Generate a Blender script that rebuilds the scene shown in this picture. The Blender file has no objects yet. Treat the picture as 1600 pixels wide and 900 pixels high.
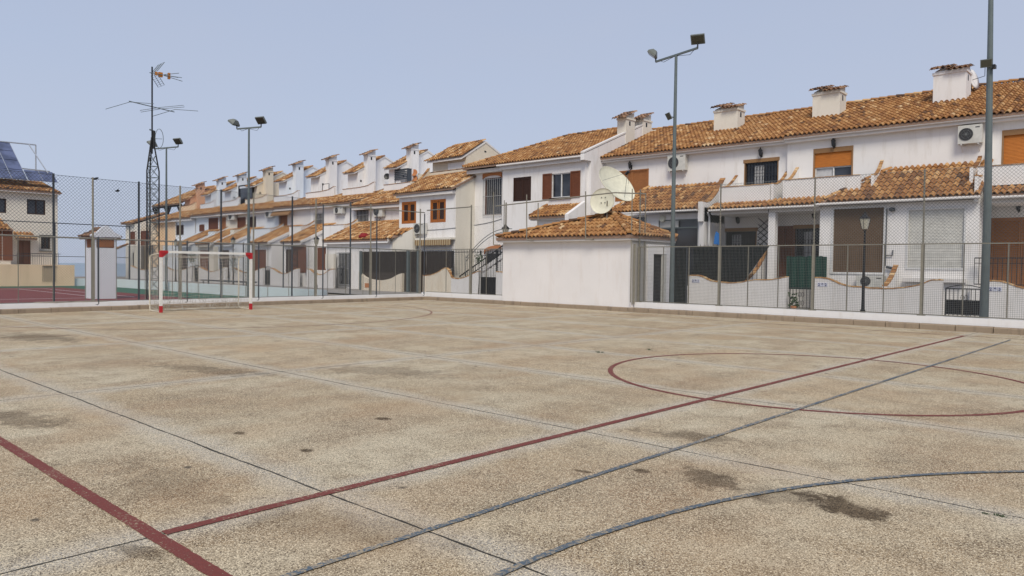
import bpy, math, random
from mathutils import Vector, Matrix
random.seed(7)
rnd = random.random
def U(a, b): return a + (b - a) * rnd()
sc = bpy.context.scene
COL = sc.collection

# ------------------------------------------------------------------ camera (solved from the court lines)
EYE = Vector((0, 0, 1.62)); FOC = 1168.0
VL = Vector((-1265, 48, -FOC)).normalized(); VR = Vector((1080, 17, -FOC))
AX = -VL; AY = (VR - AX * VR.dot(AX)).normalized(); AZ = AX.cross(AY)
ROT = Matrix((AX, AY, AZ))
cam = bpy.data.cameras.new('camera'); cam.sensor_width = 36; cam.lens = FOC / 1600 * 36
cam.clip_start = 0.05; cam.clip_end = 20000
camo = bpy.data.objects.new('camera', cam); COL.objects.link(camo)
camo.matrix_world = Matrix.Translation(EYE) @ ROT.to_4x4()
sc.camera = camo
def ray(px, py): return ROT @ Vector((px - 800, 450 - py, -FOC))
def PY(px, py, y): d = ray(px, py); return EYE + d * (y / d.y)
def PX(px, py, x): d = ray(px, py); return EYE + d * (x / d.x)
def GR(px, py, z=0.0): d = ray(px, py); return EYE + d * ((z - EYE.z) / d.z)
def rect(px0, py0, px1, py1, Y):
    a = PY(px0, py0, Y); b = PY(px1, py1, Y)
    return a.x, b.x, min(a.z, b.z), max(a.z, b.z)

# ------------------------------------------------------------------ materials
def N(nt, t, **kw):
    n = nt.nodes.new(t)
    for k, v in kw.items():
        if k in n.inputs.keys() if isinstance(k, str) else False: n.inputs[k].default_value = v
        else: setattr(n, k, v)
    return n
def newmat(name):
    m = bpy.data.materials.new(name); m.use_nodes = True
    nt = m.node_tree; b = nt.nodes['Principled BSDF']
    return m, nt, b
def noise(nt, vec, scale, detail=4, rough=.55, stretch=None):
    L = nt.links
    if stretch:
        mp = nt.nodes.new('ShaderNodeMapping'); mp.inputs['Scale'].default_value = stretch
        L.new(vec, mp.inputs['Vector']); vec = mp.outputs[0]
    n = nt.nodes.new('ShaderNodeTexNoise'); n.inputs['Scale'].default_value = scale
    n.inputs['Detail'].default_value = detail; n.inputs['Roughness'].default_value = rough
    L.new(vec, n.inputs['Vector']); return n.outputs['Fac']
def maprange(nt, v, a, b, c=0., d=1.):
    n = nt.nodes.new('ShaderNodeMapRange'); n.clamp = True
    n.inputs[1].default_value = a; n.inputs[2].default_value = b; n.inputs[3].default_value = c; n.inputs[4].default_value = d
    nt.links.new(v, n.inputs[0]); return n.outputs[0]
def mixc(nt, f, a, b, mode='MIX'):
    n = nt.nodes.new('ShaderNodeMix'); n.data_type = 'RGBA'; n.blend_type = mode
    for s, v in ((n.inputs[0], f), (n.inputs[6], a), (n.inputs[7], b)):
        if hasattr(v, 'is_linked') or hasattr(v, 'links'): nt.links.new(v, s)
        elif isinstance(v, (int, float)): s.default_value = v
        else: s.default_value = (*v, 1)
    return n.outputs[2]
def math_(nt, op, a, b=None, c=None):
    n = nt.nodes.new('ShaderNodeMath'); n.operation = op
    for i, v in enumerate((a, b, c)):
        if v is None: continue
        if isinstance(v, (int, float)): n.inputs[i].default_value = v
        else: nt.links.new(v, n.inputs[i])
    return n.outputs[0]
def bump(nt, b, h, strength=.3, dist=.01):
    n = nt.nodes.new('ShaderNodeBump'); n.inputs['Strength'].default_value = strength; n.inputs['Distance'].default_value = dist
    nt.links.new(h, n.inputs['Height']); nt.links.new(n.outputs[0], b.inputs['Normal'])
def pos(nt): return nt.nodes.new('ShaderNodeNewGeometry').outputs['Position']

def stucco(name, col, dirt=(.45, .42, .38), amount=.35, bstr=.35):
    m, nt, b = newmat(name); P = pos(nt)
    n1 = noise(nt, P, .7, 5); n2 = noise(nt, P, 3.5, 6, .62, (1, 1, .18)); n3 = noise(nt, P, 60, 3)
    c = mixc(nt, maprange(nt, n1, .35, .7), col, tuple(x * .93 for x in col))
    f = maprange(nt, n2, .52, .8, 0, amount)
    c = mixc(nt, f, c, dirt)
    nt.links.new(c, b.inputs['Base Color']); b.inputs['Roughness'].default_value = .93
    b.inputs['Specular IOR Level'].default_value = .2
    bump(nt, b, math_(nt, 'ADD', n3, math_(nt, 'MULTIPLY', n2, .6)), bstr, .012)
    return m
def paint(name, col, rough=.5, metal=0., rust=None, rustamt=.5, scale=9, spec=.4):
    m, nt, b = newmat(name); P = pos(nt)
    n1 = noise(nt, P, scale, 5, .6); c = mixc(nt, maprange(nt, n1, .3, .75), col, tuple(x * .78 for x in col))
    if rust:
        n2 = noise(nt, P, scale * 1.9, 6, .7)
        c = mixc(nt, maprange(nt, n2, .5 + .18 * (1 - rustamt), .62 + .18 * (1 - rustamt)), c, rust)
    nt.links.new(c, b.inputs['Base Color']); b.inputs['Roughness'].default_value = rough; b.inputs['Metallic'].default_value = metal
    b.inputs['Specular IOR Level'].default_value = spec
    return m
def wood(name, col, col2, stretch=(1, 1, 14)):
    m, nt, b = newmat(name); P = pos(nt)
    n1 = noise(nt, P, 5, 6, .6, stretch); n2 = noise(nt, P, 1.3, 3)
    c = mixc(nt, maprange(nt, n1, .3, .72), col, col2); c = mixc(nt, maprange(nt, n2, .4, .8, 0, .35), c, tuple(x * .6 for x in col))
    nt.links.new(c, b.inputs['Base Color']); b.inputs['Roughness'].default_value = .6
    b.inputs['Specular IOR Level'].default_value = .3
    bump(nt, b, n1, .3, .004)
    return m
def glassm(name, col, rough=.08):
    m, nt, b = newmat(name); P = pos(nt)
    n1 = noise(nt, P, 1.2, 2)
    c = mixc(nt, maprange(nt, n1, .4, .6), col, tuple(x * 1.8 + .01 for x in col))
    nt.links.new(c, b.inputs['Base Color']); b.inputs['Roughness'].default_value = rough
    b.inputs['Specular IOR Level'].default_value = .6
    return m
def tilem(name, sat=1.0, dark=0.):
    m, nt, b = newmat(name); P = pos(nt)
    uv = nt.nodes.new('ShaderNodeUVMap'); uv.uv_map = 'tile'
    sp = nt.nodes.new('ShaderNodeSeparateXYZ'); nt.links.new(uv.outputs[0], sp.inputs[0])
    r = nt.nodes.new('ShaderNodeValToRGB'); e = r.color_ramp.elements
    cols = [(0, (.085, .052, .036)), (.13, (.16, .088, .052)), (.3, (.29, .138, .058)), (.5, (.39, .198, .080)), (.7, (.49, .275, .118)), (.88, (.61, .395, .20)), (1, (.68, .50, .30))]
    e[0].position = 0; e[0].color = (*cols[0][1], 1); e[1].position = 1; e[1].color = (*cols[-1][1], 1)
    for p_, c_ in cols[1:-1]:
        q = e.new(p_); q.color = (*c_, 1)
    nt.links.new(math_(nt, 'SUBTRACT', sp.outputs[0], dark), r.inputs[0])
    n1 = noise(nt, P, 14, 5, .65); n2 = noise(nt, P, 1.1, 4)
    c = mixc(nt, maprange(nt, n1, .42, .72, 0, .42), r.outputs[0], (.22, .12, .08))
    c = mixc(nt, maprange(nt, n2, .52, .78, 0, .4), c, (.16, .10, .07))
    hs = nt.nodes.new('ShaderNodeHueSaturation'); hs.inputs['Saturation'].default_value = sat
    nt.links.new(c, hs.inputs['Color'])
    nt.links.new(hs.outputs[0], b.inputs['Base Color']); b.inputs['Roughness'].default_value = .9
    b.inputs['Specular IOR Level'].default_value = .2
    bump(nt, b, n1, .4, .008)
    return m

M = {}
M['white'] = stucco('white_stucco', (.82, .80, .79), (.50, .45, .39), .46)
M['white2'] = stucco('blueish_white_stucco', (.73, .765, .81), (.5, .48, .45), .25)
M['cream'] = stucco('cream_stucco', (.70, .62, .50), (.45, .38, .30), .35)
M['cream2'] = stucco('pale_cream_stucco', (.74, .70, .62), (.48, .42, .34), .3)
M['beige'] = stucco('dirty_beige_stucco', (.80, .60, .41), (.40, .27, .16), .6)
M['salmon'] = stucco('salmon_stucco', (.68, .40, .26), (.5, .35, .25), .4)
M['plinth'] = stucco('plinth_whitewash', (.82, .81, .81), (.52, .44, .34), .3)
M['shed'] = stucco('shed_whitewash', (.80, .775, .77), (.60, .52, .46), .30)
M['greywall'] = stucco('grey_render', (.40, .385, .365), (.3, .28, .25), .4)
M['garden'] = stucco('garden_wall_stucco', (.72, .70, .69), (.50, .46, .41), .5, .9)
M['gardencream'] = stucco('garden_wall_cream', (.70, .63, .52), (.48, .33, .20), .6, .9)
M['tile'] = tilem('roof_tile', 1.02); M['tile_dark'] = tilem('roof_tile_weathered', .8, .22); M['tile_far'] = tilem('roof_tile_far', 1.0, -.01)
M['underlay'] = paint('roof_mortar', (.30, .20, .15), .95)
M['trim'] = stucco('white_trim', (.72, .69, .67), (.5, .45, .4), .25)
M['brickarch'] = stucco('terracotta_arch', (.48, .20, .09), (.25, .12, .07), .5)
M['brown'] = wood('dark_brown_wood', (.058, .026, .017), (.028, .014, .010), (14, 1, 1))
M['redbrown'] = wood('reddish_shutter_wood', (.20, .072, .034), (.12, .04, .02), (1, 1, 12))
M['orangewood'] = wood('orange_shutter_wood', (.46, .155, .032), (.30, .092, .02), (1, 1, 12))
M['roller'] = wood('orange_roller_slats', (.56, .20, .035), (.42, .14, .028), (1, 1, 10))
M['tanwood'] = wood('tan_wood_frame', (.33, .19, .09), (.25, .14, .065), (1, 1, 10))
M['doorwood'] = wood('louvred_door_wood', (.42, .18, .065), (.26, .10, .04), (1, 1, 12))
M['pergola'] = wood('dark_pergola_timber', (.04, .028, .022), (.02, .015, .012))
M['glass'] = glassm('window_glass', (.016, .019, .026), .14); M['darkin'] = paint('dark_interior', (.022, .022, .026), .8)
M['curtain'] = paint('net_curtain', (.55, .55, .56), .9)
M['whiteframe'] = paint('white_window_frame', (.72, .72, .72), .4)
M['iron'] = paint('black_wrought_iron', (.022, .022, .026), .5)
M['whiteiron'] = paint('white_window_bars', (.42, .42, .42), .5)
M['fencepost'] = paint('weathered_fence_post', (.25, .235, .195), .75, 0, (.15, .085, .05), .55, 7)
M['darkpost'] = paint('dark_green_grey_post', (.055, .065, .08), .6, 0, (.10, .07, .05), .2, 7)
M['wire'] = paint('galvanised_fence_wire', (.17, .18, .18), .6, .2, (.16, .10, .07), .4, 5)
M['pole'] = paint('green_grey_lamp_pole', (.13, .16, .165), .5, 0, (.18, .18, .17), .4, 4)
M['black'] = paint('black_metal', (.012, .012, .014), .45)
M['lampgrey'] = paint('floodlight_grey', (.16, .175, .16), .5)
M['lampglass'] = paint('floodlight_glass', (.07, .07, .05), .2)
M['lens'] = paint('lantern_glass', (.55, .52, .42), .3)
M['ac'] = paint('ac_casing', (.62, .61, .57), .5, 0, (.4, .38, .34), .2, 5)
M['acdark'] = paint('ac_fan_opening', (.05, .05, .055), .5)
M['dish'] = paint('dish_cream_paint', (.74, .72, .58), .55, 0, (.5, .46, .34), .2, 4)
M['goalwhite'] = paint('goal_white_paint', (.80, .79, .75), .45, 0, (.45, .40, .33), .3, 16)
M['goalcream'] = paint('goal_frame_cream', (.72, .66, .54), .5, 0, (.4, .3, .2), .3, 14)
M['goalred'] = paint('goal_red_paint', (.48, .022, .03), .5)
M['goalnet'] = paint('goal_net_cord', (.48, .44, .38), .9)
M['kerb'] = stucco('kerb_concrete', (.33, .26, .19), (.09, .072, .058), .85, 1.)
M['patch'] = stucco('mortar_patch', (.34, .31, .27), (.2, .18, .15), .6, 1.)
M['solar'] = glassm('solar_cells', (.050, .062, .12), .3)
M['alu'] = paint('aluminium_rail', (.50, .52, .55), .4, .5)
M['darknet'] = paint('dark_shade_cloth', (.007, .011, .013), .9)
M['greennet'] = paint('green_shade_cloth', (.006, .045, .034), .85)
M['reed'] = wood('dark_reed_screen', (.075, .06, .052), (.028, .024, .022), (40, 1, 1))
M['mesh_brown'] = paint('brown_lattice', (.13, .085, .06), .8)
M['leaf'] = paint('leaf', (.03, .06, .02), .7)
M['tennisred'] = paint('tennis_red_surface', (.19, .042, .042), .9, 0, (.25, .07, .065), .4, .7)
M['tennisgreen'] = paint('tennis_green_surface', (.040, .125, .08), .9, 0, (.08, .19, .13), .4, .7)
M['courtwall'] = stucco('pale_blue_court_wall', (.66, .73, .76), (.5, .5, .48), .4)
M['asphalt'] = stucco('street_paving', (.30, .28, .26), (.2, .19, .18), .4)
M['bluetile'] = paint('blue_number', (.02, .025, .12), .3)
M['whitetile'] = paint('white_number_tile', (.62, .64, .76), .3)
M['redcloth'] = paint('red_parasol_cloth', (.25, .015, .018), .8)
M['yellow'] = paint('orange_antenna_plastic', (.60, .22, .02), .5)
M['bluecloth'] = paint('blue_cloth', (.02, .18, .55), .8)

def awning_mat():
    m, nt, b = newmat('striped_awning_cloth'); P = pos(nt)
    s = nt.nodes.new('ShaderNodeSeparateXYZ'); nt.links.new(P, s.inputs[0])
    w = math_(nt, 'FRACT', math_(nt, 'MULTIPLY', s.outputs[0], 5.0))
    c = mixc(nt, math_(nt, 'GREATER_THAN', w, .5), (.45, .36, .22), (.22, .13, .06))
    nt.links.new(c, b.inputs['Base Color']); b.inputs['Roughness'].default_value = .9
    return m
M['awning'] = awning_mat()

# court slab: exposed aggregate, joints, stains
XJ0, XJP, YJ0, YJP = -4.53, 5.71, .05, 2.95
def slab_color(nt, P):
    s = nt.nodes.new('ShaderNodeSeparateXYZ'); nt.links.new(P, s.inputs[0]); X, Y = s.outputs[0], s.outputs[1]
    wob = math_(nt, 'MULTIPLY', math_(nt, 'SUBTRACT', noise(nt, P, 1.4, 5, .65), .5), .05)
    def jd(v, o, p):
        q = math_(nt, 'DIVIDE', math_(nt, 'SUBTRACT', math_(nt, 'ADD', v, wob), o), p)
        return math_(nt, 'MULTIPLY', math_(nt, 'ABSOLUTE', math_(nt, 'SUBTRACT', q, math_(nt, 'ROUND', q))), p), math_(nt, 'FLOOR', q)
    dx, ix = jd(X, XJ0, XJP); dy, iy = jd(Y, YJ0, YJP)
    d = math_(nt, 'MINIMUM', dx, dy)
    # per slab tint
    cb = nt.nodes.new('ShaderNodeCombineXYZ'); nt.links.new(ix, cb.inputs[0]); nt.links.new(iy, cb.inputs[1])
    wn = nt.nodes.new('ShaderNodeTexWhiteNoise'); nt.links.new(cb.outputs[0], wn.inputs['Vector'])
    base = mixc(nt, wn.outputs['Value'], (.46, .352, .225), (.355, .270, .165))
    # large blotches
    n1 = noise(nt, P, .45, 6, .62); n2 = noise(nt, P, 1.9, 7, .68); n3 = noise(nt, P, .8, 5, .6, (1, .45, 1))
    c = mixc(nt, maprange(nt, n1, .42, .60, 0, .9), base, (.55, .49, .365))
    c = mixc(nt, maprange(nt, n3, .46, .66, 0, .85), c, (.27, .168, .09))
    c = mixc(nt, maprange(nt, n2, .47, .66, 0, .8), c, (.185, .138, .085))
    # pale laitance band beside the joints
    nb = math_(nt, 'MULTIPLY', noise(nt, P, 2.2, 5, .6), .42)
    band = maprange(nt, math_(nt, 'SUBTRACT', d, nb), -.14, .08, 1., 0.)
    c = mixc(nt, math_(nt, 'MULTIPLY', band, .72), c, (.50, .475, .42))
    # aggregate speckle
    v = nt.nodes.new('ShaderNodeTexVoronoi'); v.inputs['Scale'].default_value = 150; nt.links.new(P, v.inputs['Vector'])
    vs = nt.nodes.new('ShaderNodeSeparateColor'); nt.links.new(v.outputs['Color'], vs.inputs[0])
    c = mixc(nt, maprange(nt, vs.outputs[0], .5, .9, 0, .88), c, (.075, .055, .04))
    c = mixc(nt, maprange(nt, vs.outputs[1], .5, .92, 0, .85), c, (.84, .72, .52))
    fine = noise(nt, P, 75, 5, .85)
    c = mixc(nt, maprange(nt, noise(nt, P, .62, 3, .5), .5, .72, 0, .28), c, (.43, .27, .14))
    c = mixc(nt, maprange(nt, fine, .3, .7, 0, 1), mixc(nt, 1., c, (.48, .46, .44), 'MULTIPLY'), mixc(nt, 1., c, (1.45, 1.44, 1.42), 'MULTIPLY'))
    # small leaf-shaped dark spots scattered
    v2 = nt.nodes.new('ShaderNodeTexVoronoi'); v2.inputs['Scale'].default_value = 1.7; v2.inputs['Randomness'].default_value = 1
    mp = nt.nodes.new('ShaderNodeMapping'); mp.inputs['Scale'].default_value = (1, 1.0, 0); nt.links.new(P, mp.inputs[0]); nt.links.new(mp.outputs[0], v2.inputs['Vector'])
    wd = math_(nt, 'ADD', v2.outputs['Distance'], math_(nt, 'MULTIPLY', noise(nt, P, 9, 5, .7), .16))
    keep = math_(nt, 'GREATER_THAN', noise(nt, P, .23, 2), .52)
    c = mixc(nt, math_(nt, 'MULTIPLY', maprange(nt, wd, .12, .155, .85, 0.), keep), c, (.075, .06, .045))
    # known dark patches (wet stains)
    np_ = math_(nt, 'MULTIPLY', math_(nt, 'SUBTRACT', noise(nt, P, 3.4, 8, .74), .5), 3.6)
    for (cx, cy, rx, ry, ang, st) in STAINS:
        ddx = math_(nt, 'SUBTRACT', X, cx); ddy = math_(nt, 'SUBTRACT', Y, cy)
        ca, sa = math.cos(ang), math.sin(ang)
        a_ = math_(nt, 'DIVIDE', math_(nt, 'ADD', math_(nt, 'MULTIPLY', ddx, ca), math_(nt, 'MULTIPLY', ddy, sa)), rx)
        b_ = math_(nt, 'DIVIDE', math_(nt, 'SUBTRACT', math_(nt, 'MULTIPLY', ddy, ca), math_(nt, 'MULTIPLY', ddx, sa)), ry)
        dd = math_(nt, 'ADD', math_(nt, 'SQRT', math_(nt, 'ADD', math_(nt, 'MULTIPLY', a_, a_), math_(nt, 'MULTIPLY', b_, b_))), np_)
        c = mixc(nt, maprange(nt, dd, .55, .95, st, 0.), c, mixc(nt, 1., c, (.30, .27, .24), 'MULTIPLY'))
    # joint groove
    jw = maprange(nt, noise(nt, P, 3.1, 4, .7), .3, .7, .005, .015)
    jm = math_(nt, 'LESS_THAN', d, jw)
    c = mixc(nt, math_(nt, 'MULTIPLY', jm, .92), c, (.02, .02, .017))
    return c, v.outputs['Distance'], fine
def pts_stain(px, py, rxm, rym, ang=0., st=.8):
    g = GR(px, py); return (g.x, g.y, rxm, rym, ang, st)
STAINS = [pts_stain(1110, 752, .42, .22, -.5, .75), pts_stain(1315, 792, .42, .2, -.35, 1.), pts_stain(1230, 775, .5, .3, -.4, .45), pts_stain(1003, 736, .09, .06, 0, .9),
          pts_stain(911, 736, .13, .05, .3, .9), pts_stain(375, 677, .10, .07, 0, 1.), pts_stain(600, 654, .11, .09, 0, 1.), pts_stain(478, 704, .08, .06, 0, 1.),
          pts_stain(30, 655, .8, .28, .2, .6), pts_stain(215, 862, .28, .08, .4, .6), pts_stain(540, 825, .9, .3, .4, .3), pts_stain(1080, 682, .6, .25, .2, .6),
          pts_stain(260, 757, .9, .3, 0, .35), pts_stain(60, 527, 1.6, .7, .2, .6), pts_stain(600, 580, 1.3, .5, .4, .45), pts_stain(330, 578, 1.6, .35, .3, .55)]
def court_mat():
    m, nt, b = newmat('exposed_aggregate_concrete'); P = pos(nt)
    c, vd, fine = slab_color(nt, P)
    nt.links.new(c, b.inputs['Base Color']); b.inputs['Roughness'].default_value = .88; b.inputs['Specular IOR Level'].default_value = .25
    bump(nt, b, math_(nt, 'ADD', math_(nt, 'MULTIPLY', vd, -1.), fine), .55, .006)
    return m
def line_mat(name, col, wear):
    m, nt, b = newmat(name); P = pos(nt)
    n = noise(nt, P, 45, 5, .75); n2 = noise(nt, P, 2.5, 4)
    c = mixc(nt, maprange(nt, n, .3, .75), col, tuple(x * .6 for x in col))
    thr = math_(nt, 'ADD', n, math_(nt, 'MULTIPLY', math_(nt, 'SUBTRACT', n2, .5), .35))
    c = mixc(nt, maprange(nt, thr, .62 - wear, .72 - wear, 0, .85), c, (.40, .32, .21))
    nt.links.new(c, b.inputs['Base Color']); b.inputs['Roughness'].default_value = .8
    bump(nt, b, n, .5, .006)
    return m
M['court'] = court_mat()
M['redline'] = line_mat('worn_red_line_paint', (.20, .042, .030), .05)
M['blueline'] = line_mat('worn_blue_line_paint', (.092, .125, .16), .13)
M['faintline'] = line_mat('faded_red_line_paint', (.26, .11, .07), .08)

def ground_mat():
    m, nt, b = newmat('dusty_ground'); P = pos(nt)
    n = noise(nt, P, .5, 6); c = mixc(nt, n, (.30, .26, .21), (.22, .19, .15))
    nt.links.new(c, b.inputs['Base Color']); b.inputs['Roughness'].default_value = .95
    return m
M['ground'] = ground_mat()
def sea_mat():
    m, nt, b = newmat('haze_tinted_sea'); P = pos(nt)
    n = noise(nt, P, .08, 6, .6, (1, .3, 1))
    nt.links.new(mixc(nt, n, (.24, .31, .38), (.28, .35, .42)), b.inputs['Base Color']); b.inputs['Roughness'].default_value = .45  # haze over the water is put into this pale base colour
    bump(nt, b, n, .4, .5); return m
M['sea'] = sea_mat()

# ------------------------------------------------------------------ mesh builder
class MB:
    def __init__(s): s.v = []; s.f = []; s.uv = []; s.cu = (0.5, 0.5); s.smooth = False
    def face(s, idx): s.f.append(tuple(idx)); s.uv.append(s.cu)
    def quad(s, *p):
        n = len(s.v); s.v += [tuple(q) for q in p]; s.face(range(n, n + len(p)))
    def box(s, x0, x1, y0, y1, z0, z1):
        if x0 > x1: x0, x1 = x1, x0
        if y0 > y1: y0, y1 = y1, y0
        if z0 > z1: z0, z1 = z1, z0
        n = len(s.v)
        s.v += [(x, y, z) for z in (z0, z1) for y in (y0, y1) for x in (x0, x1)]
        for f in ((0, 2, 3, 1), (4, 5, 7, 6), (0, 1, 5, 4), (2, 6, 7, 3), (0, 4, 6, 2), (1, 3, 7, 5)): s.face([n + i for i in f])
        return s
    def prism(s, poly, ax, a, b):
        """poly in the two other axes, extruded along ax from a to b"""
        def mk(p, t):
            return {'x': (t, p[0], p[1]), 'y': (p[0], t, p[1]), 'z': (p[0], p[1], t)}[ax]
        n = len(s.v); k = len(poly)
        s.v += [mk(p, a) for p in poly] + [mk(p, b) for p in poly]
        s.face([n + i for i in range(k)]); s.face([n + k + i for i in reversed(range(k))])
        for i in range(k):
            j = (i + 1) % k; s.face((n + i, n + k + i, n + k + j, n + j))
        return s
    def tube(s, pts, r, n=6, caps=True, closed=False):
        pts = [Vector(p) for p in pts]; base = len(s.v); k = len(pts)
        rs = r if isinstance(r, (list, tuple)) else [r] * k
        up = None
        for i, p in enumerate(pts):
            if closed: d = pts[(i + 1) % k] - pts[i - 1]
            else: d = pts[min(i + 1, k - 1)] - pts[max(i - 1, 0)]
            d.normalize()
            if up is None: up = Vector((0, 0, 1)) if abs(d.z) < .9 else Vector((1, 0, 0))
            a = d.cross(up).normalized(); bb = a.cross(d).normalized(); up = bb
            for j in range(n):
                t = 2 * math.pi * (j + .5) / n; q = p + (a * math.cos(t) + bb * math.sin(t)) * rs[i]
                s.v.append(tuple(q))
        m = k if closed else k - 1
        for i in range(m):
            for j in range(n):
                j2 = (j + 1) % n; i2 = (i + 1) % k
                s.face((base + i * n + j, base + i * n + j2, base + i2 * n + j2, base + i2 * n + j))
        if caps and not closed:
            s.face([base + j for j in reversed(range(n))]); s.face([base + (k - 1) * n + j for j in range(n)])
        return s
    def bar(s, a, b, r): return s.tube([a, b], r * 1.2, 4)
    def wire(s, a, b, r=.0022): return s.tube([a, b], r, 3, False)
    def beam(s, a, b, w, h):
        """rectangular beam between two points, w sideways, h up"""
        a = Vector(a); b = Vector(b); d = (b - a).normalized()
        up = Vector((0, 0, 1)) if abs(d.z) < .95 else Vector((0, 1, 0))
        sx = d.cross(up).normalized() * w / 2; sz = sx.cross(d).normalized() * h / 2
        n = len(s.v)
        for p in (a, b): s.v += [tuple(p - sx - sz), tuple(p + sx - sz), tuple(p + sx + sz), tuple(p - sx + sz)]
        for f in ((3, 2, 1, 0), (4, 5, 6, 7), (0, 1, 5, 4), (1, 2, 6, 5), (2, 3, 7, 6), (3, 0, 4, 7)): s.face([n + i for i in f])
        return s
    def lathe(s, c, prof, axis=(0, 0, 1), n=20):
        """prof: list of (radius, height along axis)"""
        ax = Vector(axis).normalized(); a = ax.orthogonal().normalized(); b = ax.cross(a); c = Vector(c); base = len(s.v)
        for r, h in prof:
            for j in range(n):
                t = 2 * math.pi * j / n; s.v.append(tuple(c + ax * h + (a * math.cos(t) + b * math.sin(t)) * r))
        for i in range(len(prof) - 1):
            for j in range(n):
                j2 = (j + 1) % n; s.face((base + i * n + j, base + i * n + j2, base + (i + 1) * n + j2, base + (i + 1) * n + j))
        s.face([base + j for j in reversed(range(n))]); s.face([base + (len(prof) - 1) * n + j for j in range(n)])
        return s
    def build(s, name, mat, parent=None, **tags):
        if not s.v: return None
        me = bpy.data.meshes.new(name); o = bpy.data.objects.new(name, me); COL.objects.link(o)
        if parent is not None: off = W[parent.name]; o.parent = parent
        else:
            xs = [p[0] for p in s.v]; ys = [p[1] for p in s.v]; zs = [p[2] for p in s.v]
            off = Vector(((min(xs) + max(xs)) / 2, (min(ys) + max(ys)) / 2, min(zs))); o.location = off
        W[o.name] = Vector(off)
        me.from_pydata([(p[0] - off[0], p[1] - off[1], p[2] - off[2]) for p in s.v], [], s.f)
        if s.smooth:
            for p in me.polygons: p.use_smooth = True
        if any(u != (0.5, 0.5) for u in s.uv):
            ul = me.uv_layers.new(name='tile'); i = 0
            flat = []
            for p, u in zip(s.f, s.uv): flat += list(u) * len(p)
            ul.data.foreach_set('uv', flat)
        me.materials.append(M[mat] if isinstance(mat, str) else mat)
        for k, v in tags.items(): o[k] = v
        return o
W = {}
def thing(name, label, cat, loc, group=None):
    o = bpy.data.objects.new(name, None); COL.objects.link(o); o.location = loc; o.empty_display_size = .3
    o['label'] = label; o['category'] = cat
    if group: o['group'] = group
    W[o.name] = Vector(loc); return o
def copy_tree(o, parent=None, loc=None):
    c = o.copy(); COL.objects.link(c); W[c.name] = W[o.name]
    if parent is not None: c.parent = parent
    if loc is not None: c.location = loc
    for ch in list(o.children): copy_tree(ch, c)
    return c
def struct(name, mb, mat): o = mb.build(name, mat); o['kind'] = 'structure'; return o

# ------------------------------------------------------------------ roofs of barrel tiles
TS = .19; TM = .5
PROF = [(0, .0), (.12, .004), (.2, .036), (.34, .066), (.5, .078), (.66, .066), (.8, .036), (.88, .004), (1, .0)]
def tiles(mb, e0, e1, r0, r1, pw=.205, course=.34, rand=.008):
    """courses of barrel tiles on the plane through the eave e0-e1 and the ridge r0-r1 (left, right)"""
    e0, e1, r0, r1 = map(Vector, (e0, e1, r0, r1))
    u = (e1 - e0); ul = u.length; u.normalize()
    up = ((r0 + r1) / 2 - (e0 + e1) / 2); up = up - u * up.dot(u); vl = up.length; up.normalize()
    nrm = u.cross(up).normalized()
    if nrm.z < 0: nrm = -nrm
    l1 = (r0 - e0).dot(u); R1 = (r1 - e0).dot(u)
    rows = max(1, int(round(vl / course))); cs = vl / rows
    lo = min(0, l1); hi = max(ul, R1)
    for i in range(rows):
        v0 = i * cs; v1 = v0 + cs + .05; vm = (v0 + cs * .5) / vl
        a = l1 * vm; b = ul + (R1 - ul) * vm
        ncol = int(math.ceil((hi - lo) / pw))
        for k in range(ncol):
            t0 = lo + k * pw; tc = t0 + pw / 2
            if tc < a or tc > b: continue
            mb.cu = (min(1, max(0, random.gauss(TM, TS))), rnd())
            j1 = U(-rand, rand); jz = U(-.005, .006); tw = U(-.007, .007)
            n = len(mb.v); lowz = .045 + jz
            for (t, z) in PROF:
                o = e0 + u * (t0 + t * pw + tw) + nrm * (z * 1.08 + lowz) + up * (v0 + j1 - .03); mb.v.append(tuple(o))
            for (t, z) in PROF:
                sc_ = .88; tt = .5 + (t - .5) * sc_
                o = e0 + u * (t0 + tt * pw) + nrm * (z * .9 + .004) + up * v1; mb.v.append(tuple(o))
            for (t, z) in PROF:
                o = e0 + u * (t0 + t * pw + tw) + nrm * (z * 1.08 + lowz - .035) + up * (v0 + j1 - .03); mb.v.append(tuple(o))
            m = len(PROF)
            for q in range(m - 1):
                mb.face((n + q, n + q + 1, n + m + q + 1, n + m + q)); mb.face((n + q, n + 2 * m + q, n + 2 * m + q + 1, n + q + 1))
    mb.cu = (.5, .5)
def cap_line(mb, a, b, r=.095, step=.36):
    """ridge or hip of half-round tiles"""
    a = Vector(a); b = Vector(b); L = (b - a).length; k = max(1, int(L / step)); d = (b - a) / k; dn = d.normalized()
    side = dn.cross(Vector((0, 0, 1))).normalized(); up = side.cross(dn)
    for i in range(k):
        mb.cu = (min(1, max(0, random.gauss(.45, .22))), rnd()); n = len(mb.v)
        for s_, rr, lift in ((0, r * 1.08, .025), (1.12, r * .9, 0)):
            p = a + d * (i + s_)
            for j in range(7):
                t = math.pi * j / 6; mb.v.append(tuple(p + side * math.cos(t) * rr + up * (math.sin(t) * rr + lift)))
        for j in range(6): mb.face((n + j, n + j + 1, n + 8 + j, n + 7 + j))
        mb.face([n + j for j in range(7)])
    mb.cu = (.5, .5)
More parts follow.
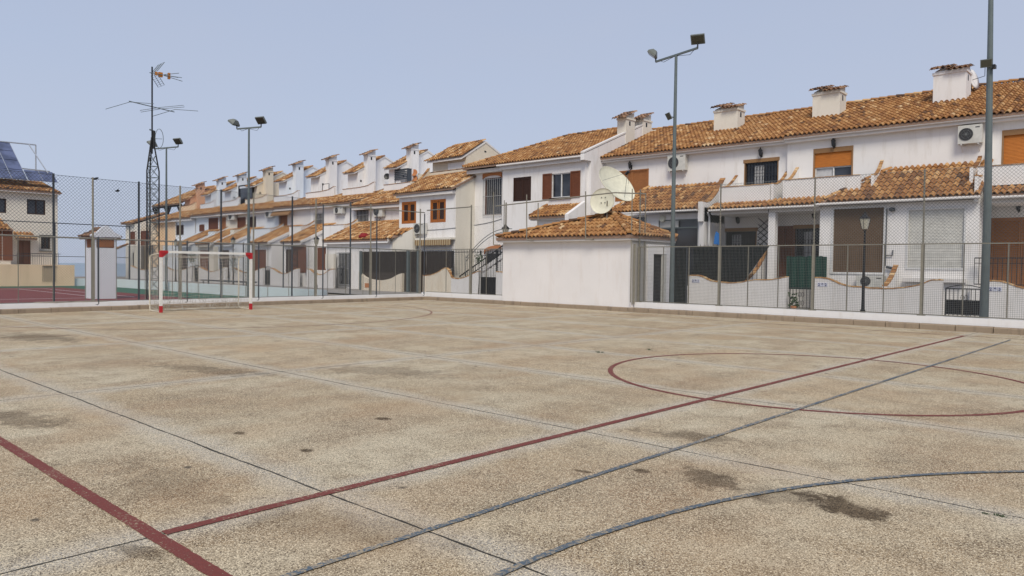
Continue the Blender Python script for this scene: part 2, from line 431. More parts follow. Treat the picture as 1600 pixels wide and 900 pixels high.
def roof_part(parent, quads, caps=(), name='roof', mat='tile', thick=.1, pw=.205, course=.34):
    mb = MB()
    for q in quads: tiles(mb, *q, pw=pw, course=course)
    for c in caps: cap_line(mb, *c)
    o = mb.build(name, mat, parent)
    ub = MB()
    for e0, e1, r0, r1 in quads:
        p = [Vector(e0), Vector(e1), Vector(r1), Vector(r0)]; n = len(ub.v)
        for k_ in p: ub.v.append(tuple(k_ + Vector((0, 0, .01))))
        for k_ in p: ub.v.append(tuple(k_ + Vector((0, 0, -thick))))
        for f in ((0, 1, 2, 3), (7, 6, 5, 4), (0, 4, 5, 1), (1, 5, 6, 2), (2, 6, 7, 3), (3, 7, 4, 0)): ub.face([n + i for i in f])
    ub.build('roof_deck', 'underlay', o)
    return o
def chimney(parent, x0, x1, y0, y1, z0, z1, mat='cream2', two=True, name='chimney'):
    mb = MB().box(x0, x1, y0, y1, z0, z1)
    mb.box(x0 - .04, x1 + .04, y0 - .04, y1 + .04, z1 - .10, z1)
    c = mb.build(name, mat, parent)
    h = MB(); 
    h.box(x1 + .001, x1 + .006, y0 + .28, y0 + .42, z1 - .42, z1 - .18); h.build('vent_hole', 'black', c)
    t = MB(); ym = (y0 + y1) / 2
    if two:
        xm = (x0 + x1) / 2
        tiles(t, (x0 - .12, y0 - .16, z1 + .10), (xm + .02, y0 - .16, z1 + .10), (x0 - .12, y1 + .12, z1 + .42), (xm + .02, y1 + .12, z1 + .42), course=.3)
        tiles(t, (xm - .1, y0 - .2, z1 + .0), (x1 + .14, y0 - .2, z1 + .0), (xm - .1, y1 + .12, z1 + .3), (x1 + .14, y1 + .12, z1 + .3), course=.3)
    else:
        tiles(t, (x0 - .12, y0 - .34, z1 - .10), (x1 + .12, y0 - .34, z1 - .10), (x0 - .12, y1 + .12, z1 + .46), (x1 + .12, y1 + .12, z1 + .46), course=.3)
    t.build('chimney_cap', 'tile_dark', c)
    w = MB(); w.prism([(y0, z1 + .002), (y1, z1 + .002), (y1, z1 + (.38 if two else .36)), (y0, z1 + .05)], 'x', x0 + .05, x1 - .05)
    w.build('cap_infill', mat, c)
    return c

# ------------------------------------------------------------------ walls with openings
def front_wall(mb, x0, x1, z0, z1, Y, ops, depth=.16):
    """skin at Y with openings (xa, xb, za, zb); reveals go depth back; a body box lies behind"""
    ops = [(max(a, x0), min(b, x1), max(c, z0), min(d, z1)) for a, b, c, d in ops]
    xs = sorted({x0, x1, *[o[0] for o in ops], *[o[1] for o in ops]}); zs = sorted({z0, z1, *[o[2] for o in ops], *[o[3] for o in ops]})
    for i in range(len(xs) - 1):
        for j in range(len(zs) - 1):
            cx = (xs[i] + xs[i + 1]) / 2; cz = (zs[j] + zs[j + 1]) / 2
            if any(a < cx < b and c < cz < d for a, b, c, d in ops): continue
            mb.quad((xs[i], Y, zs[j]), (xs[i + 1], Y, zs[j]), (xs[i + 1], Y, zs[j + 1]), (xs[i], Y, zs[j + 1]))
    for a, b, c, d in ops:
        D = Y + depth
        mb.quad((a, Y, c), (a, Y, d), (a, D, d), (a, D, c)); mb.quad((b, Y, d), (b, Y, c), (b, D, c), (b, D, d))
        mb.quad((a, Y, c), (a, D, c), (b, D, c), (b, Y, c)); mb.quad((a, Y, d), (b, Y, d), (b, D, d), (a, D, d))
    mb.quad((x0, Y, z0), (x0, Y, z1), (x0, Y + depth, z1), (x0, Y + depth, z0)); mb.quad((x1, Y, z1), (x1, Y, z0), (x1, Y + depth, z0), (x1, Y + depth, z1))
    mb.quad((x0, Y, z1), (x1, Y, z1), (x1, Y + depth, z1), (x0, Y + depth, z1))

def slats(mb, x0, x1, z0, z1, y, pitch=.06, d=.018):
    k = max(1, int((z1 - z0) / pitch)); h = (z1 - z0) / k
    for i in range(k):
        a = z0 + i * h
        mb.quad((x0, y - d, a), (x1, y - d, a), (x1, y, a + h * .92), (x0, y, a + h * .92))
        mb.quad((x0, y, a + h * .92), (x1, y, a + h * .92), (x1, y - d, a + h), (x0, y - d, a + h))
def ringbox(mb, x0, x1, z0, z1, y0, y1, w):
    mb.box(x0, x0 + w, y0, y1, z0, z1); mb.box(x1 - w, x1, y0, y1, z0, z1)
    mb.box(x0 + w, x1 - w, y0, y1, z0, z0 + w); mb.box(x0 + w, x1 - w, y0, y1, z1 - w, z1)
def grille(mb, x0, x1, z0, z1, y, step=.13, r=.009, scroll=True):
    k = max(2, int((x1 - x0) / step)); d = (x1 - x0) / k
    for i in range(k + 1): mb.box(x0 + i * d - r, x0 + i * d + r, y - r, y + r, z0, z1)
    for z in (z0 + .04, (z0 + z1) / 2, z1 - .04): mb.box(x0, x1, y - r * .8, y + r * .8, z - r, z + r)
    if scroll:
        for i in range(k):
            cx = x0 + (i + .5) * d
            for cz in (z0 + (z1 - z0) * .28, z0 + (z1 - z0) * .72):
                mb.tube([(cx + math.cos(t * math.pi / 4) * d * .42, y - .001, cz + math.sin(t * math.pi / 4) * d * .8) for t in range(8)], .007, 4, False, True)

def window(parent, op, Y, style, name='window', depth=.16, fm=None, label=None):
    """op = (x0, x1, z0, z1) of the opening"""
    x0, x1, z0, z1 = op; yb = Y + depth
    f = MB()
    if style == 'roller':          # timber head box, orange roller shutter half down, sliding glass below
        f.box(x0, x1, Y - .015, yb - .002, z1 - .2, z1); f.box(x0, x0 + .06, Y - .012, yb - .003, z0, z1 - .2); f.box(x1 - .06, x1, Y - .012, yb - .003, z0, z1 - .2)
        w = f.build(name, 'tanwood', parent)
        zs = z0 + (z1 - z0) * .42 if fm is None else z0 + (z1 - z0) * fm
        r = MB(); slats(r, x0 + .06, x1 - .06, zs, z1 - .2, Y + .06, .05, .012); r.build('shutter', 'roller', w)
        if zs - z0 > .1:
            g = MB(); xm = (x0 + x1) / 2; ringbox(g, x0 + .06, xm + .02, z0, zs, Y + .09, Y + .12, .05); ringbox(g, xm - .02, x1 - .06, z0, zs, Y + .121, Y + .15, .05); g.build('frame', 'whiteframe', w)
            g = MB(); g.box(x0 + .06, x1 - .06, Y + .152, Y + .157, z0, zs); g.build('pane', 'glass', w)
            g = MB(); g.quad((x0 + .1, Y + .151, z0 + .03), (xm - .08, Y + .151, z0 + .03), (xm - .08, Y + .151, zs), (x0 + .1, Y + .151, zs)); g.build('curtain', 'curtain', w)
    elif style == 'grille':        # dark window, curtains behind, wrought iron in front, tan head
        f.box(x0 - .04, x1 + .04, Y - .02, Y + .05, z1 - .16, z1 + .0); f.box(x0, x0 + .05, Y + .0, yb - .003, z0, z1 - .16); f.box(x1 - .05, x1, Y + .0, yb - .003, z0, z1 - .16)
        w = f.build(name, 'tanwood', parent)
        g = MB(); g.box(x0 + .05, x1 - .05, yb - .02, yb - .006, z0, z1 - .16); g.build('pane', 'glass', w)
        xm = (x0 + x1) / 2; c = MB(); n_ = 16
        a_, b_ = xm - (x1 - x0) * .22, xm + (x1 - x0) * .05
        for i in range(n_):
            xa = a_ + (b_ - a_) * i / n_; xb = a_ + (b_ - a_) * (i + 1) / n_
            c.quad((xa, yb - .024 - .01 * (i % 2), z0), (xb, yb - .024 - .01 * ((i + 1) % 2), z0), (xb, yb - .024 - .01 * ((i + 1) % 2), z1 - .3), (xa, yb - .024 - .01 * (i % 2), z1 - .3))
        c.build('curtain', 'curtain', w)
        g = MB(); grille(g, x0 + .05, x1 - .05, z0, z1 - .16, Y + .03); g.build('grille', 'iron', w)
    elif style == 'bars':          # tall plain bars, white frame
        ringbox(f, x0, x1, z0, z1, Y + .06, Y + .12, .05); w = f.build(name, 'whiteframe' if fm is None else fm, parent)
        g = MB(); g.box(x0 + .05, x1 - .05, Y + .125, Y + .14, z0 + .05, z1 - .05); g.build('pane', 'glass', w)
        g = MB(); k = max(3, int((x1 - x0) / .155))
        for i in range(k + 1):
            xx = x0 - .03 + (x1 - x0 + .06) * i / k; g.box(xx - .011, xx + .011, Y - .10, Y - .078, z0 - .05, z1 - .02)
        for zz in (z0 + .02, (z0 + z1) / 2, z1 - .1): g.box(x0 - .05, x1 + .05, Y - .115, Y - .101, zz - .012, zz + .012)
        for xx in (x0 - .045, x1 + .045):
            for zz in (z0 + .02, z1 - .1): g.box(xx - .008, xx + .008, Y - .10, Y + .02, zz - .01, zz + .01)
        g.build('grille', 'whiteiron', w)
    elif style in ('orange', 'brown', 'door', 'redbrown'):  # closed louvred leaves
        mat = {'orange': 'orangewood', 'brown': 'brown', 'door': 'doorwood', 'redbrown': 'redbrown'}[style]
        ringbox(f, x0, x1, z0, z1, Y - .01, Y + .06, {'brown': .05, 'orange': .11}.get(style, .07)); w = f.build(name, mat, parent)
        xm = (x0 + x1) / 2
        for a, b in ((x0 + .07, xm), (xm, x1 - .07)):
            g = MB(); ringbox(g, a + .006, b - .006, z0 + .07, z1 - .07, Y + .02, Y + .055, .06)
            slats(g, a + .06, b - .06, z0 + .12, z1 - .12, Y + .05, .055); g.build('shutter', mat, w) if style != 'orange' else None
            if style == 'orange':
                g = MB(); ringbox(g, a + .03, b - .03, z0 + .1, z1 - .1, Y + .02, Y + .055, .085); g.build('shutter', mat, w); g = MB(); slats(g, a + .11, b - .11, z0 + .18, z1 - .18, Y + .05, .05); g.build('louvre', 'brown', w)
    elif style == 'plain':
        ringbox(f, x0, x1, z0, z1, Y + .05, Y + .11, .05); f.box((x0 + x1) / 2 - .03, (x0 + x1) / 2 + .03, Y + .05, Y + .105, z0 + .05, z1 - .05)
        w = f.build(name, 'whiteframe' if fm is None else fm, parent)
        g = MB(); g.box(x0 + .05, x1 - .05, Y + .115, Y + .13, z0 + .05, z1 - .05); g.build('pane', 'glass', w)
    elif style == 'whiteroller':
        slats(f, x0, x1, z0, z1, Y + .05, .055, .012); w = f.build(name, 'whiteframe', parent)
    elif style == 'dark':
        f.box(x0, x1, yb - .04, yb - .006, z0, z1); w = f.build(name, 'glass', parent)
    if label: w['label'] = label
    return w
def gutter(parent, x0, x1, Y, z, r=.06):
    m = MB(); m.tube([(x0, Y, z), (x1, Y, z)], r, 8); return m.build('gutter', 'trim', parent)
def eave_box(parent, x0, x1, y0, y1, z0, z1): m = MB().box(x0, x1, y0, y1, z0, z1); return m.build('eave_cornice', 'trim', parent)
def coping_strip(pts, w=.2, y=0, mat='tile', parent=None, name='coping', seg=.27, t=.055):
    """clay coping pieces laid along a curve in the xz plane at depth y"""
    mb = MB(); pts = [Vector((p[0], y, p[1])) for p in pts]
    for a, b in zip(pts[:-1], pts[1:]):
        L = (b - a).length; k = max(1, int(round(L / seg)))
        for i in range(k):
            mb.cu = (min(1, max(.25, random.gauss(.7, .2))), rnd())
            p = a + (b - a) * (i / k); q = a + (b - a) * ((i + .95) / k); j = Vector((0, 0, U(0, .012) + t * .5))
            mb.beam(p + j, q + j + Vector((0, 0, -.01)), w, t)
    mb.cu = (.5, .5); return mb.build(name, mat, parent)
def coping_x(pts, x, w=.2, parent=None, mat='tile', name='coping', seg=.27, t=.06):
    mb = MB(); pts = [Vector((x, p[0], p[1])) for p in pts]
    for a, b in zip(pts[:-1], pts[1:]):
        L = (b - a).length; k = max(1, int(round(L / seg)))
        for i in range(k):
            mb.cu = (min(1, max(.2, random.gauss(.6, .2))), rnd())
            p = a + (b - a) * (i / k); q = a + (b - a) * ((i + .95) / k); j = Vector((0, 0, t * .5 + U(0, .01)))
            mb.beam(p + j, q + j + Vector((0, 0, -.012)), w, t)
    mb.cu = (.5, .5); return mb.build(name, mat, parent)
def smooth_pts(pts, n=4):
    out = []
    for i in range(len(pts) - 1):
        p0 = pts[max(i - 1, 0)]; p1 = pts[i]; p2 = pts[i + 1]; p3 = pts[min(i + 2, len(pts) - 1)]
        for k in range(n):
            t = k / n
            out.append(tuple(.5 * ((2 * p1[c]) + (-p0[c] + p2[c]) * t + (2 * p0[c] - 5 * p1[c] + 4 * p2[c] - p3[c]) * t * t + (-p0[c] + 3 * p1[c] - 3 * p2[c] + p3[c]) * t ** 3) for c in (0, 1)))
    out.append(tuple(pts[-1])); return out
# ================================================================== SETTING: ground, sea, court
def lk(y, off=0.):            # x of the left kerb line at depth y, off metres behind it
    return -26.96 - .0635 * (y - 6.15) - off
m = MB(); m.quad((-66, -300, -.03), (400, -300, -.03), (400, 400, -.03), (-96, 400, -.03), (-96, 21.5, -.03), (-66, 21.5, -.03)); struct('ground', m, 'ground')
m = MB(); m.prism([(-66, -300), (-66, 21.5), (-66.5, 21.5), (-66.5, -300)], 'z', -8, -.04); m.prism([(-96, 21.5), (-96, 400), (-96.5, 400), (-96.5, 21.5)], 'z', -8, -.04); struct('terrain', m, 'ground')
m = MB(); m.quad((-9000, -9000, -7), (-66.2, -9000, -7), (-66.2, 9000, -7), (-9000, 9000, -7)); struct('sea', m, 'sea')
m = MB(); m.quad((lk(-9), -9, 0), (9, -9, 0), (9, 24.1, 0), (lk(24.1), 24.1, 0)); struct('court_slab', m, 'court')
m = MB(); m.quad((-80, 24.62, .05), (30, 24.62, .05), (30, 29.4, .05), (-80, 29.4, .05)); struct('pavement', m, 'asphalt')
m = MB(); m.quad((-80, 29.4, .06), (30, 29.4, .06), (30, 33, .06), (-80, 33, .06)); struct('garden_paving', m, 'asphalt')
m = MB(); m.quad((-57, -20, -.012), (-29.5, -20, -.012), (-29.5, 18.8, -.012), (-57, 18.8, -.012)); struct('tennis_court_border', m, 'tennisgreen')
m = MB(); m.quad((-53.5, -20, -.006), (-31, -20, -.006), (-31, 15.6, -.006), (-53.5, 15.6, -.006)); struct('tennis_court', m, 'tennisred')
m = MB()
for x in (-51.5, -37.5): m.box(x, x + .06, -20, 14.0, -.005, -.001)
for y in (14.0, 12.6, 5.): m.box(-51.5, -37.5, y, y + .06, -.0052, -.0012)
struct('tennis_marking', m, 'whiteframe')

def arc_sheet(mb, cx, cy, r, w, a0, a1, n, z):
    n = int(abs(a1 - a0) * r / .04); jj = [(U(-.0035, .0035), U(-.0035, .0035)) for _ in range(n + 1)]
    for i in range(n):
        t0 = a0 + (a1 - a0) * i / n; t1 = a0 + (a1 - a0) * (i + 1) / n
        P_ = lambda rr, t: (cx + rr * math.cos(t), cy + rr * math.sin(t), z)
        mb.quad(P_(r - w + jj[i][0], t0), P_(r + w + jj[i][1], t0), P_(r + w + jj[i + 1][1], t1), P_(r - w + jj[i + 1][0], t1))
def line_sheet(mb, x0, x1, y0, y1, z):
    along_x = (x1 - x0) > (y1 - y0); L = max(x1 - x0, y1 - y0); k = int(L / .035); j = lambda: U(-.0035, .0035)
    a = [(j(), j()) for _ in range(k + 1)]
    for i in range(k):
        s0, s1 = i * L / k, (i + 1) * L / k; (p, q), (r, t) = a[i], a[i + 1]
        if along_x: mb.quad((x0 + s0, y0 + p, z), (x0 + s1, y0 + r, z), (x0 + s1, y1 + t, z), (x0 + s0, y1 + q, z))
        else: mb.quad((x0 + p, y0 + s0, z), (x1 + q, y0 + s0, z), (x1 + t, y0 + s1, z), (x0 + r, y0 + s1, z))
m = MB(); z = .004
line_sheet(m, lk(1.8) + 1.5, 7, 1.76, 1.85, z)          # near side line
struct('side_line', m, 'redline')
m = MB(); line_sheet(m, -4.575, -4.49, 1.86, 22.35, z + .002); struct('halfway_line', m, 'redline')
m = MB(); arc_sheet(m, -4.42, 11.62, 3.07, .04, 0, 2 * math.pi, 96, z); struct('centre_circle', m, 'redline')
m = MB(); arc_sheet(m, -25.1, 11.85, 7.6, .035, -math.pi / 2 * .98, math.pi / 2 * .98, 60, z); struct('goal_area_line', m, 'faintline')
m = MB(); line_sheet(m, -24.9, 7, 22.36, 22.43, z); struct('far_side_line', m, 'faintline')
m = MB(); line_sheet(m, -3.475, -3.425, -1, 21.95, z + .004); struct('basketball_side_line', m, 'blueline')
m = MB(); arc_sheet(m, 3.6, 3.1, 6.28, .025, math.pi * .45, math.pi * 1.2, 80, z + .006); struct('basketball_arc', m, 'blueline')

# kerb stones
m = MB()
x = -28.1
while x < 9:
    L = .92; g = U(.004, .01); zz = .165 + U(-.006, .006); yy = 24.02 + U(-.006, .006)
    m.prism([(yy, -.02), (yy, zz - .025), (yy + .025, zz), (24.3, zz), (24.3, -.02)], 'x', x + g, x + L - g); x += L
y = -9.
while y < 24.1:
    L = .92; a = lk(y + .006) + U(-.006, .006); b = lk(y + L - .006) ; zz = .15 + U(-.006, .006)
    n = len(m.v)
    for yy, xx in ((y + .006, a), (y + L - .006, b)):
        m.v += [(xx, yy, -.02), (xx, yy, zz - .025), (xx - .025, yy, zz), (xx - .23, yy, zz), (xx - .23, yy, -.02)]
    for i in range(5): m.face((n + i, n + (i + 1) % 5, n + 5 + (i + 1) % 5, n + 5 + i))
    m.face((n, n + 1, n + 2, n + 3, n + 4)); m.face((n + 9, n + 8, n + 7, n + 6, n + 5)); y += L
struct('kerb', m, 'kerb')

# whitewashed plinth walls under the fences
def lowwall(name, label, mb, mat='plinth'):
    o = mb.build(name, mat); o['label'] = label; o['category'] = 'wall'; return o
m = MB().prism([(lk(-9, .2), -9), (lk(24.35, .2), 24.35), (lk(24.35, .55), 24.35), (lk(-9, .55), -9)], 'z', -.02, .29)
pl = lowwall('plinth_wall', 'low whitewashed plinth wall behind the football goal, carrying the left fence', m)
for px in (118, 182):
    g = GR(px, 477, .30); mm = MB(); n = 9
    mm.prism([(lk(g.y, .36) + .19 * math.cos(t * 2 * math.pi / n) * U(.7, 1), g.y + .75 * math.sin(t * 2 * math.pi / n) * U(.75, 1)) for t in range(n)], 'z', .291, .33)
    q = mm.build('mortar_patch', 'patch', pl)
m = MB().box(-28.6, -22.86, 24.33, 24.68, -.02, .36)
lowwall('plinth_wall', 'low whitewashed plinth wall between the court corner and the tile roofed shed', m)
m = MB().box(-16.06, 9, 24.33, 24.68, -.02, .37)
lowwall('plinth_wall', 'long low whitewashed plinth wall running right from the shed, under the square mesh fence', m)
m = MB(); m.box(-57.2, -57, -20, 19, -.02, .5); m.box(-57, -28.8, 18.8, 19.0, -.02, .52)
lowwall('tennis_court_wall', 'pale blue and white low wall round the far sides of the tennis court', m, 'courtwall')

# ================================================================== FENCES
def P2(a, b, u, z): L = (b - a).length; q = a + (b - a) * (u / L); return (q.x, q.y, z)
def chain(mb, a, b, z0, z1, s=.1, r=.0021):
    a = Vector(a); b = Vector(b); L = (b - a).length; Hh = z1 - z0; u = -Hh
    while u < L:
        for sg in (0, 1):
            s0, s1 = max(0, -u), min(Hh, L - u)
            if s1 > s0:
                if sg == 0: mb.wire(P2(a, b, u + s0, z0 + s0), P2(a, b, u + s1, z0 + s1), r)
                else: mb.wire(P2(a, b, u + s0, z1 - s0), P2(a, b, u + s1, z1 - s1), r)
        u += s
    mb.wire((a.x, a.y, z1), (b.x, b.y, z1), r * 1.6)
def grid(mb, a, b, z0, z1, s=.05, r=.0016):
    a = Vector(a); b = Vector(b); L = (b - a).length
    k = int(L / s)
    for i in range(k + 1): mb.wire(P2(a, b, i * L / k, z0), P2(a, b, i * L / k, z1), r)
    k = int((z1 - z0) / s)
    for i in range(k + 1): zz = z0 + i * (z1 - z0) / k; mb.wire((a.x, a.y, zz), (b.x, b.y, zz), r)

# -- right fence
fr = thing('sports_fence', 'tall rusty-posted fence on the right plinth, square welded mesh below and chain link above', 'fence', (-12, 24.45, .37))
YF = 24.47
for x in (-15.95, -12.6, -9.3, -6.1, -2.9, .3, 3.5):
    m = MB(); m.box(x - .035, x + .035, YF - .035, YF + .035, .37, 2.5); m.box(x + .037, x + .06, YF - .02, YF + .02, .37, 2.47); m.tube([(x + .01, YF, 2.4), (x, YF, 4.7)], .026, 7)
    m.box(x - .09, x + .11, YF - .08, YF + .08, .372, .39); m.build('post', 'fencepost', fr)
    for q in (1, 2):
        xx = x + q * 1.075; m = MB().box(xx - .014, xx + .014, YF - .014, YF + .014, .4, 2.47); m.build('stay', 'fencepost', fr)
m = MB(); m.box(-16, 8, YF - .02, YF + .02, 2.47, 2.505); m.box(-16, 8, YF - .018, YF + .018, .39, .42); m.build('rail', 'fencepost', fr)
m = MB(); grid(m, (-16, YF - .03, 0), (4, YF - .03, 0), .42, 2.47, .052, .0030); m.build('mesh_panel', 'wire', fr)
m = MB(); chain(m, (-16, YF - .03, 0), (4, YF - .03, 0), 2.5, 4.66, .10, .0035); m.build('chain_link', 'wire', fr)

# -- fence between the court corner and the shed, and the net over the shed
fm_ = thing('sports_fence', 'short fence length between the court corner and the shed, grey top rail', 'fence', (-25.5, YF, .36))
for px in (735, 789):
    x = PY(px, 465, YF).x
    m = MB(); m.box(x - .05, x + .05, YF - .05, YF + .05, .36, 2.5); m.tube([(x, YF, 2.4), (x, YF, 4.55)], .034, 7); m.build('post', 'fencepost', fm_)
x = PY(771, 380, 23.95).x
for px in (697, 760): xx = PY(px, 430, YF).x; m = MB().box(xx - .012, xx + .012, YF - .012, YF + .012, .38, 2.47); m.build('stay', 'fencepost', fm_)
m = MB(); m.box(-28.4, -22.88, YF - .018, YF + .018, 2.46, 2.495); m.box(-28.4, -22.88, YF - .018, YF + .018, .38, .405); m.tube([(-28.4, YF, 4.42), (-25.3, YF, 4.46)], .026, 7); m.build('rail', 'fencepost', fm_)
m = MB(); chain(m, (-28.4, YF - .03, 0), (-22.88, YF - .03, 0), .4, 2.46, .1, .0024); chain(m, (-28.4, YF - .03, 0), (-22.88, YF - .03, 0), 2.5, 4.46, .1, .0012); m.build('chain_link', 'wire', fm_)
ns = thing('pipe_fence', 'grey pipe rail with thin posts standing on the eaves of the shed', 'fence', (-19.5, 23.75, 2.8))
YN = 23.72
for px, y0, y1 in ((771, 300, 382), (823, 304, 374), (915, 299, 373)):
    a = PY(px, y0, YN); b = PY(px, y1, YN); m = MB(); m.tube([(a.x, YN, a.z), (b.x, YN, b.z), (b.x + .02, YN, b.z - .02), (b.x + .3, YN + .12, b.z - .02)], .024, 6); m.build('post', 'fencepost', ns)
for px, y0 in ((841, 317), (788, 313), (988, 295), (1009, 302)):
    yb = 25.3 if px < 985 else (24.0 if px == 988 else 24.95)
    a = PY(px, y0, yb); m = MB(); m.tube([(a.x, yb, a.z), (a.x, yb, 3.1 if px < 985 else .37)], .022, 6); m.build('post', 'fencepost', ns)
a = PY(775, 322, YN); b = PY(960, 301, YN); c = PY(1008, 303, 24.95)
m = MB(); m.tube([a, b, (PY(988, 302, 24.0)), c], .026, 7); m.build('rail', 'fencepost', ns)

# -- left fence
fl = thing('sports_fence', 'tall chain link fence behind the goal with thick posts and mid rail', 'fence', (lk(14, .38), 14, .29))
def LP(y, z, off=.38): return (lk(y, off), y, z)
for y in (2.8, 5.87, 8.94, 11.95, 14.95, 17.93, 20.96, 24.1):
    m = MB(); x = lk(y, .38); m.box(x - .045, x + .045, y - .045, y + .045, .29, 2.45); m.tube([(x, y, 2.3), (x, y, 4.48)], .032, 7); m.build('post', 'fencepost' if y > 7 else 'darkpost', fl)
for y in (9.06, 12.15, 15.1, 18.2, 21.2, 24.25):
    m = MB(); x = lk(y, .22); m.tube([(x, y, 2.48 if y < 18 else 4.25), (x, y, .24), (x, y - .03, .2), (x, y - .32, .2)], .028, 7); m.build('net_post', 'darkpost', fl)
for y in [2.8 + .985 * i for i in range(22)]: m = MB().tube([LP(y, .3), LP(y, 2.42)], .013, 5); m.build('stay', 'fencepost', fl)
m = MB(); m.tube([LP(-9, 2.43), LP(24.2, 2.43)], .024, 6); m.tube([LP(-9, .31), LP(24.2, .31)], .014, 5); m.tube([(lk(18.2, .22), 18.2, 4.22), (lk(24.25, .22), 24.25, 4.3)], .024, 6); m.build('rail', 'fencepost', fl)
m = MB(); chain(m, LP(2, 0, .34), LP(24.1, 0, .34), .32, 2.42, .085, .0032); m.build('chain_link', 'wire', fl)
f2 = thing('net_fence', 'row of thin dark posts carrying the upper ball net behind the left fence', 'fence', (lk(14, .95), 14, .2))
for y in (4.8, 7.91, 10.68, 13.85, 17.1, 20.21):
    m = MB(); x = lk(y, .95); m.tube([(x, y, .0), (x, y, 4.55)], .035, 7); m.build('post', 'darkpost', f2)
m = MB(); chain(m, LP(3, 0, .9), LP(18, 0, .9), 2.4, 4.5, .115, .0048); m.build('chain_link', 'darkpost', f2)
ft = thing('tennis_fence', 'distant thin fence on the wall at the far side of the tennis court', 'fence', (-57.1, 10, .5))
for y in (4.5, 9.2, 16.2, 21.0):
    m = MB(); m.tube([(-57.1, y, .45), (-57.1, y, 4.3)], .04, 6); m.build('post', 'darkpost', ft)
m = MB(); m.tube([(-57.1, 0, 4.25), (-57.1, 21, 4.25)], .03, 6); m.tube([(-57.1, 0, 2.0), (-57.1, 21, 2.)], .02, 6); m.build('rail', 'darkpost', ft)
f3 = thing('tennis_fence', 'thin dark post fence on the low wall between the tennis court and the street', 'fence', (-43, 18.9, .5))
for x in (-51.5, -47.8, -44, -40.2, -36.3, -32.4):
    m = MB(); m.tube([(x, 18.9, .5), (x, 18.9, 2.75)], .03, 6); m.build('post', 'darkpost', f3)
m = MB(); chain(m, (-55, 18.9, 0), (-29.5, 18.9, 0), .55, 2.7, .17, .005); m.build('chain_link', 'wire', f3)

# ================================================================== GOAL
gl = thing('football_goal', 'white and red steel goal with a brownish net on the court', 'goal', (-25.15, 11.8, 0))
X0, ya, yb, XB = -25.15, 10.22, 13.38, -26.05
for y in (ya, yb):
    m = MB().box(X0 - .04, X0 + .04, y - .04, y + .04, .22, 1.82); m.build('post', 'goalwhite', gl)
    m = MB().box(X0 - .044, X0 + .044, y - .044, y + .044, .0, .22); m.box(X0 - .044, X0 + .044, y - .044, y + .044, 1.82, 2.04)
    s_ = 1 if y == ya else -1; m.box(X0 - .0445, X0 + .0445, min(y, y + s_ * .22), max(y, y + s_ * .22), 1.955, 2.045)
    m.prism([(y + s_ * .04, 1.955), (y + s_ * .2, 1.955), (y + s_ * .04, 1.80)], 'x', X0 - .02, X0 + .02)
    m.build('corner_bracket', 'goalred', gl)
    m = MB(); m.tube([(X0, y, 1.96), (XB + .2, y, 1.90), (XB + .03, y, 1.86), (XB, y, 1.74), (XB, y, .14), (XB + .04, y, .04), (XB + .2, y, .025), (X0, y, .03)], .021, 7); m.build('side_frame', 'goalcream', gl)
m = MB().box(X0 - .04, X0 + .04, ya + .22, yb - .22, 1.96, 2.04); m.build('crossbar', 'goalwhite', gl)
m = MB(); m.tube([(XB, ya, .03), (XB, yb, .03)], .02, 7); m.build('base_bar', 'goalcream', gl)
m = MB(); s = .11; ny = int((yb - ya) / s)
def sag(u, v): return .10 * math.sin(math.pi * u) * math.sin(math.pi * v)
for i in range(ny + 1):
    u = i / ny; y = ya + (yb - ya) * u
    m.tube([(X0 - .03, y, 1.955 - 0), ((X0 + XB) / 2, y + .0, 1.91 - .05 * math.sin(math.pi * u))] + [(XB + sag(u, v / 8) + .05 * math.sin(9 * u + v), y + .03 * math.sin(i * 1.7 + v), 1.84 - 1.80 * v / 8) for v in range(9)], .0050, 3, False)
for j in range(17):
    v = j / 16
    m.tube([(XB + sag(i / 14, v) + .05 * math.sin(9 * i / 14 + v * 8), ya + (yb - ya) * i / 14, 1.84 - 1.80 * v + .02 * math.sin(i * 2.1 + j)) for i in range(15)], .0050, 3, False)
for j in range(1, 7):
    xx = X0 + (XB - X0) * j / 7; m.tube([(xx, ya + (yb - ya) * i / 8, 1.94 - .012 * j - .05 * math.sin(math.pi * i / 8)) for i in range(9)], .003, 3, False)
for y in (ya, yb):
    for j in range(1, 17): zz = 1.92 - j * .113; m.wire((X0 - .03, y, zz), (XB, y, zz), .003)
    for j in range(1, 8): xx = X0 + (XB - X0) * j / 8; m.wire((xx, y, 1.92), (xx, y, .05), .003)
for k in range(60):      # gathered net lying along the base
    u = rnd(); y = ya + (yb - ya) * u; h = U(.1, .42)
    m.tube([(XB + .1 + .1 * math.sin(k), y, .03), (XB + .16 + .1 * math.cos(k * 2), y + U(-.15, .15), h * .6), (XB + .05, y + U(-.2, .2), h)], .006, 3, False)
m.build('goal_net', 'goalnet', gl)

# ================================================================== ANTENNA MAST
ma = thing('antenna_mast', 'dark lattice mast with a yellow and a wide rod television antenna on top', 'antenna mast', (-31, 12.25, 0))
cx, cy, R_ = -31., 12.25, .25
legs = [(cx + .05, cy - .22), (cx + .13, cy + .22), (cx - .28, cy + .03)]
def leg_at(i, z):
    x, y = legs[i]
    if z <= 5.3: return Vector((x, y, z))
    t = min(1, (z - 5.3) / 1.35); return Vector((x + (cx - x) * t * .92, y + (cy - y) * t * .92, z))
m = MB()
for i in range(3): m.tube([leg_at(i, 0), leg_at(i, 5.3), leg_at(i, 6.65)], .028, 6)
m.build('mast_leg', 'black', ma)
m = MB(); z = .1
while z < 5.9:
    for i in range(3):
        a, b = i, (i + 1) % 3; m.wire(leg_at(a, z), leg_at(b, z), .013); m.wire(leg_at(a, z), leg_at(b, z + .45), .011); m.wire(leg_at(b, z), leg_at(a, z + .45), .011)
    z += .45
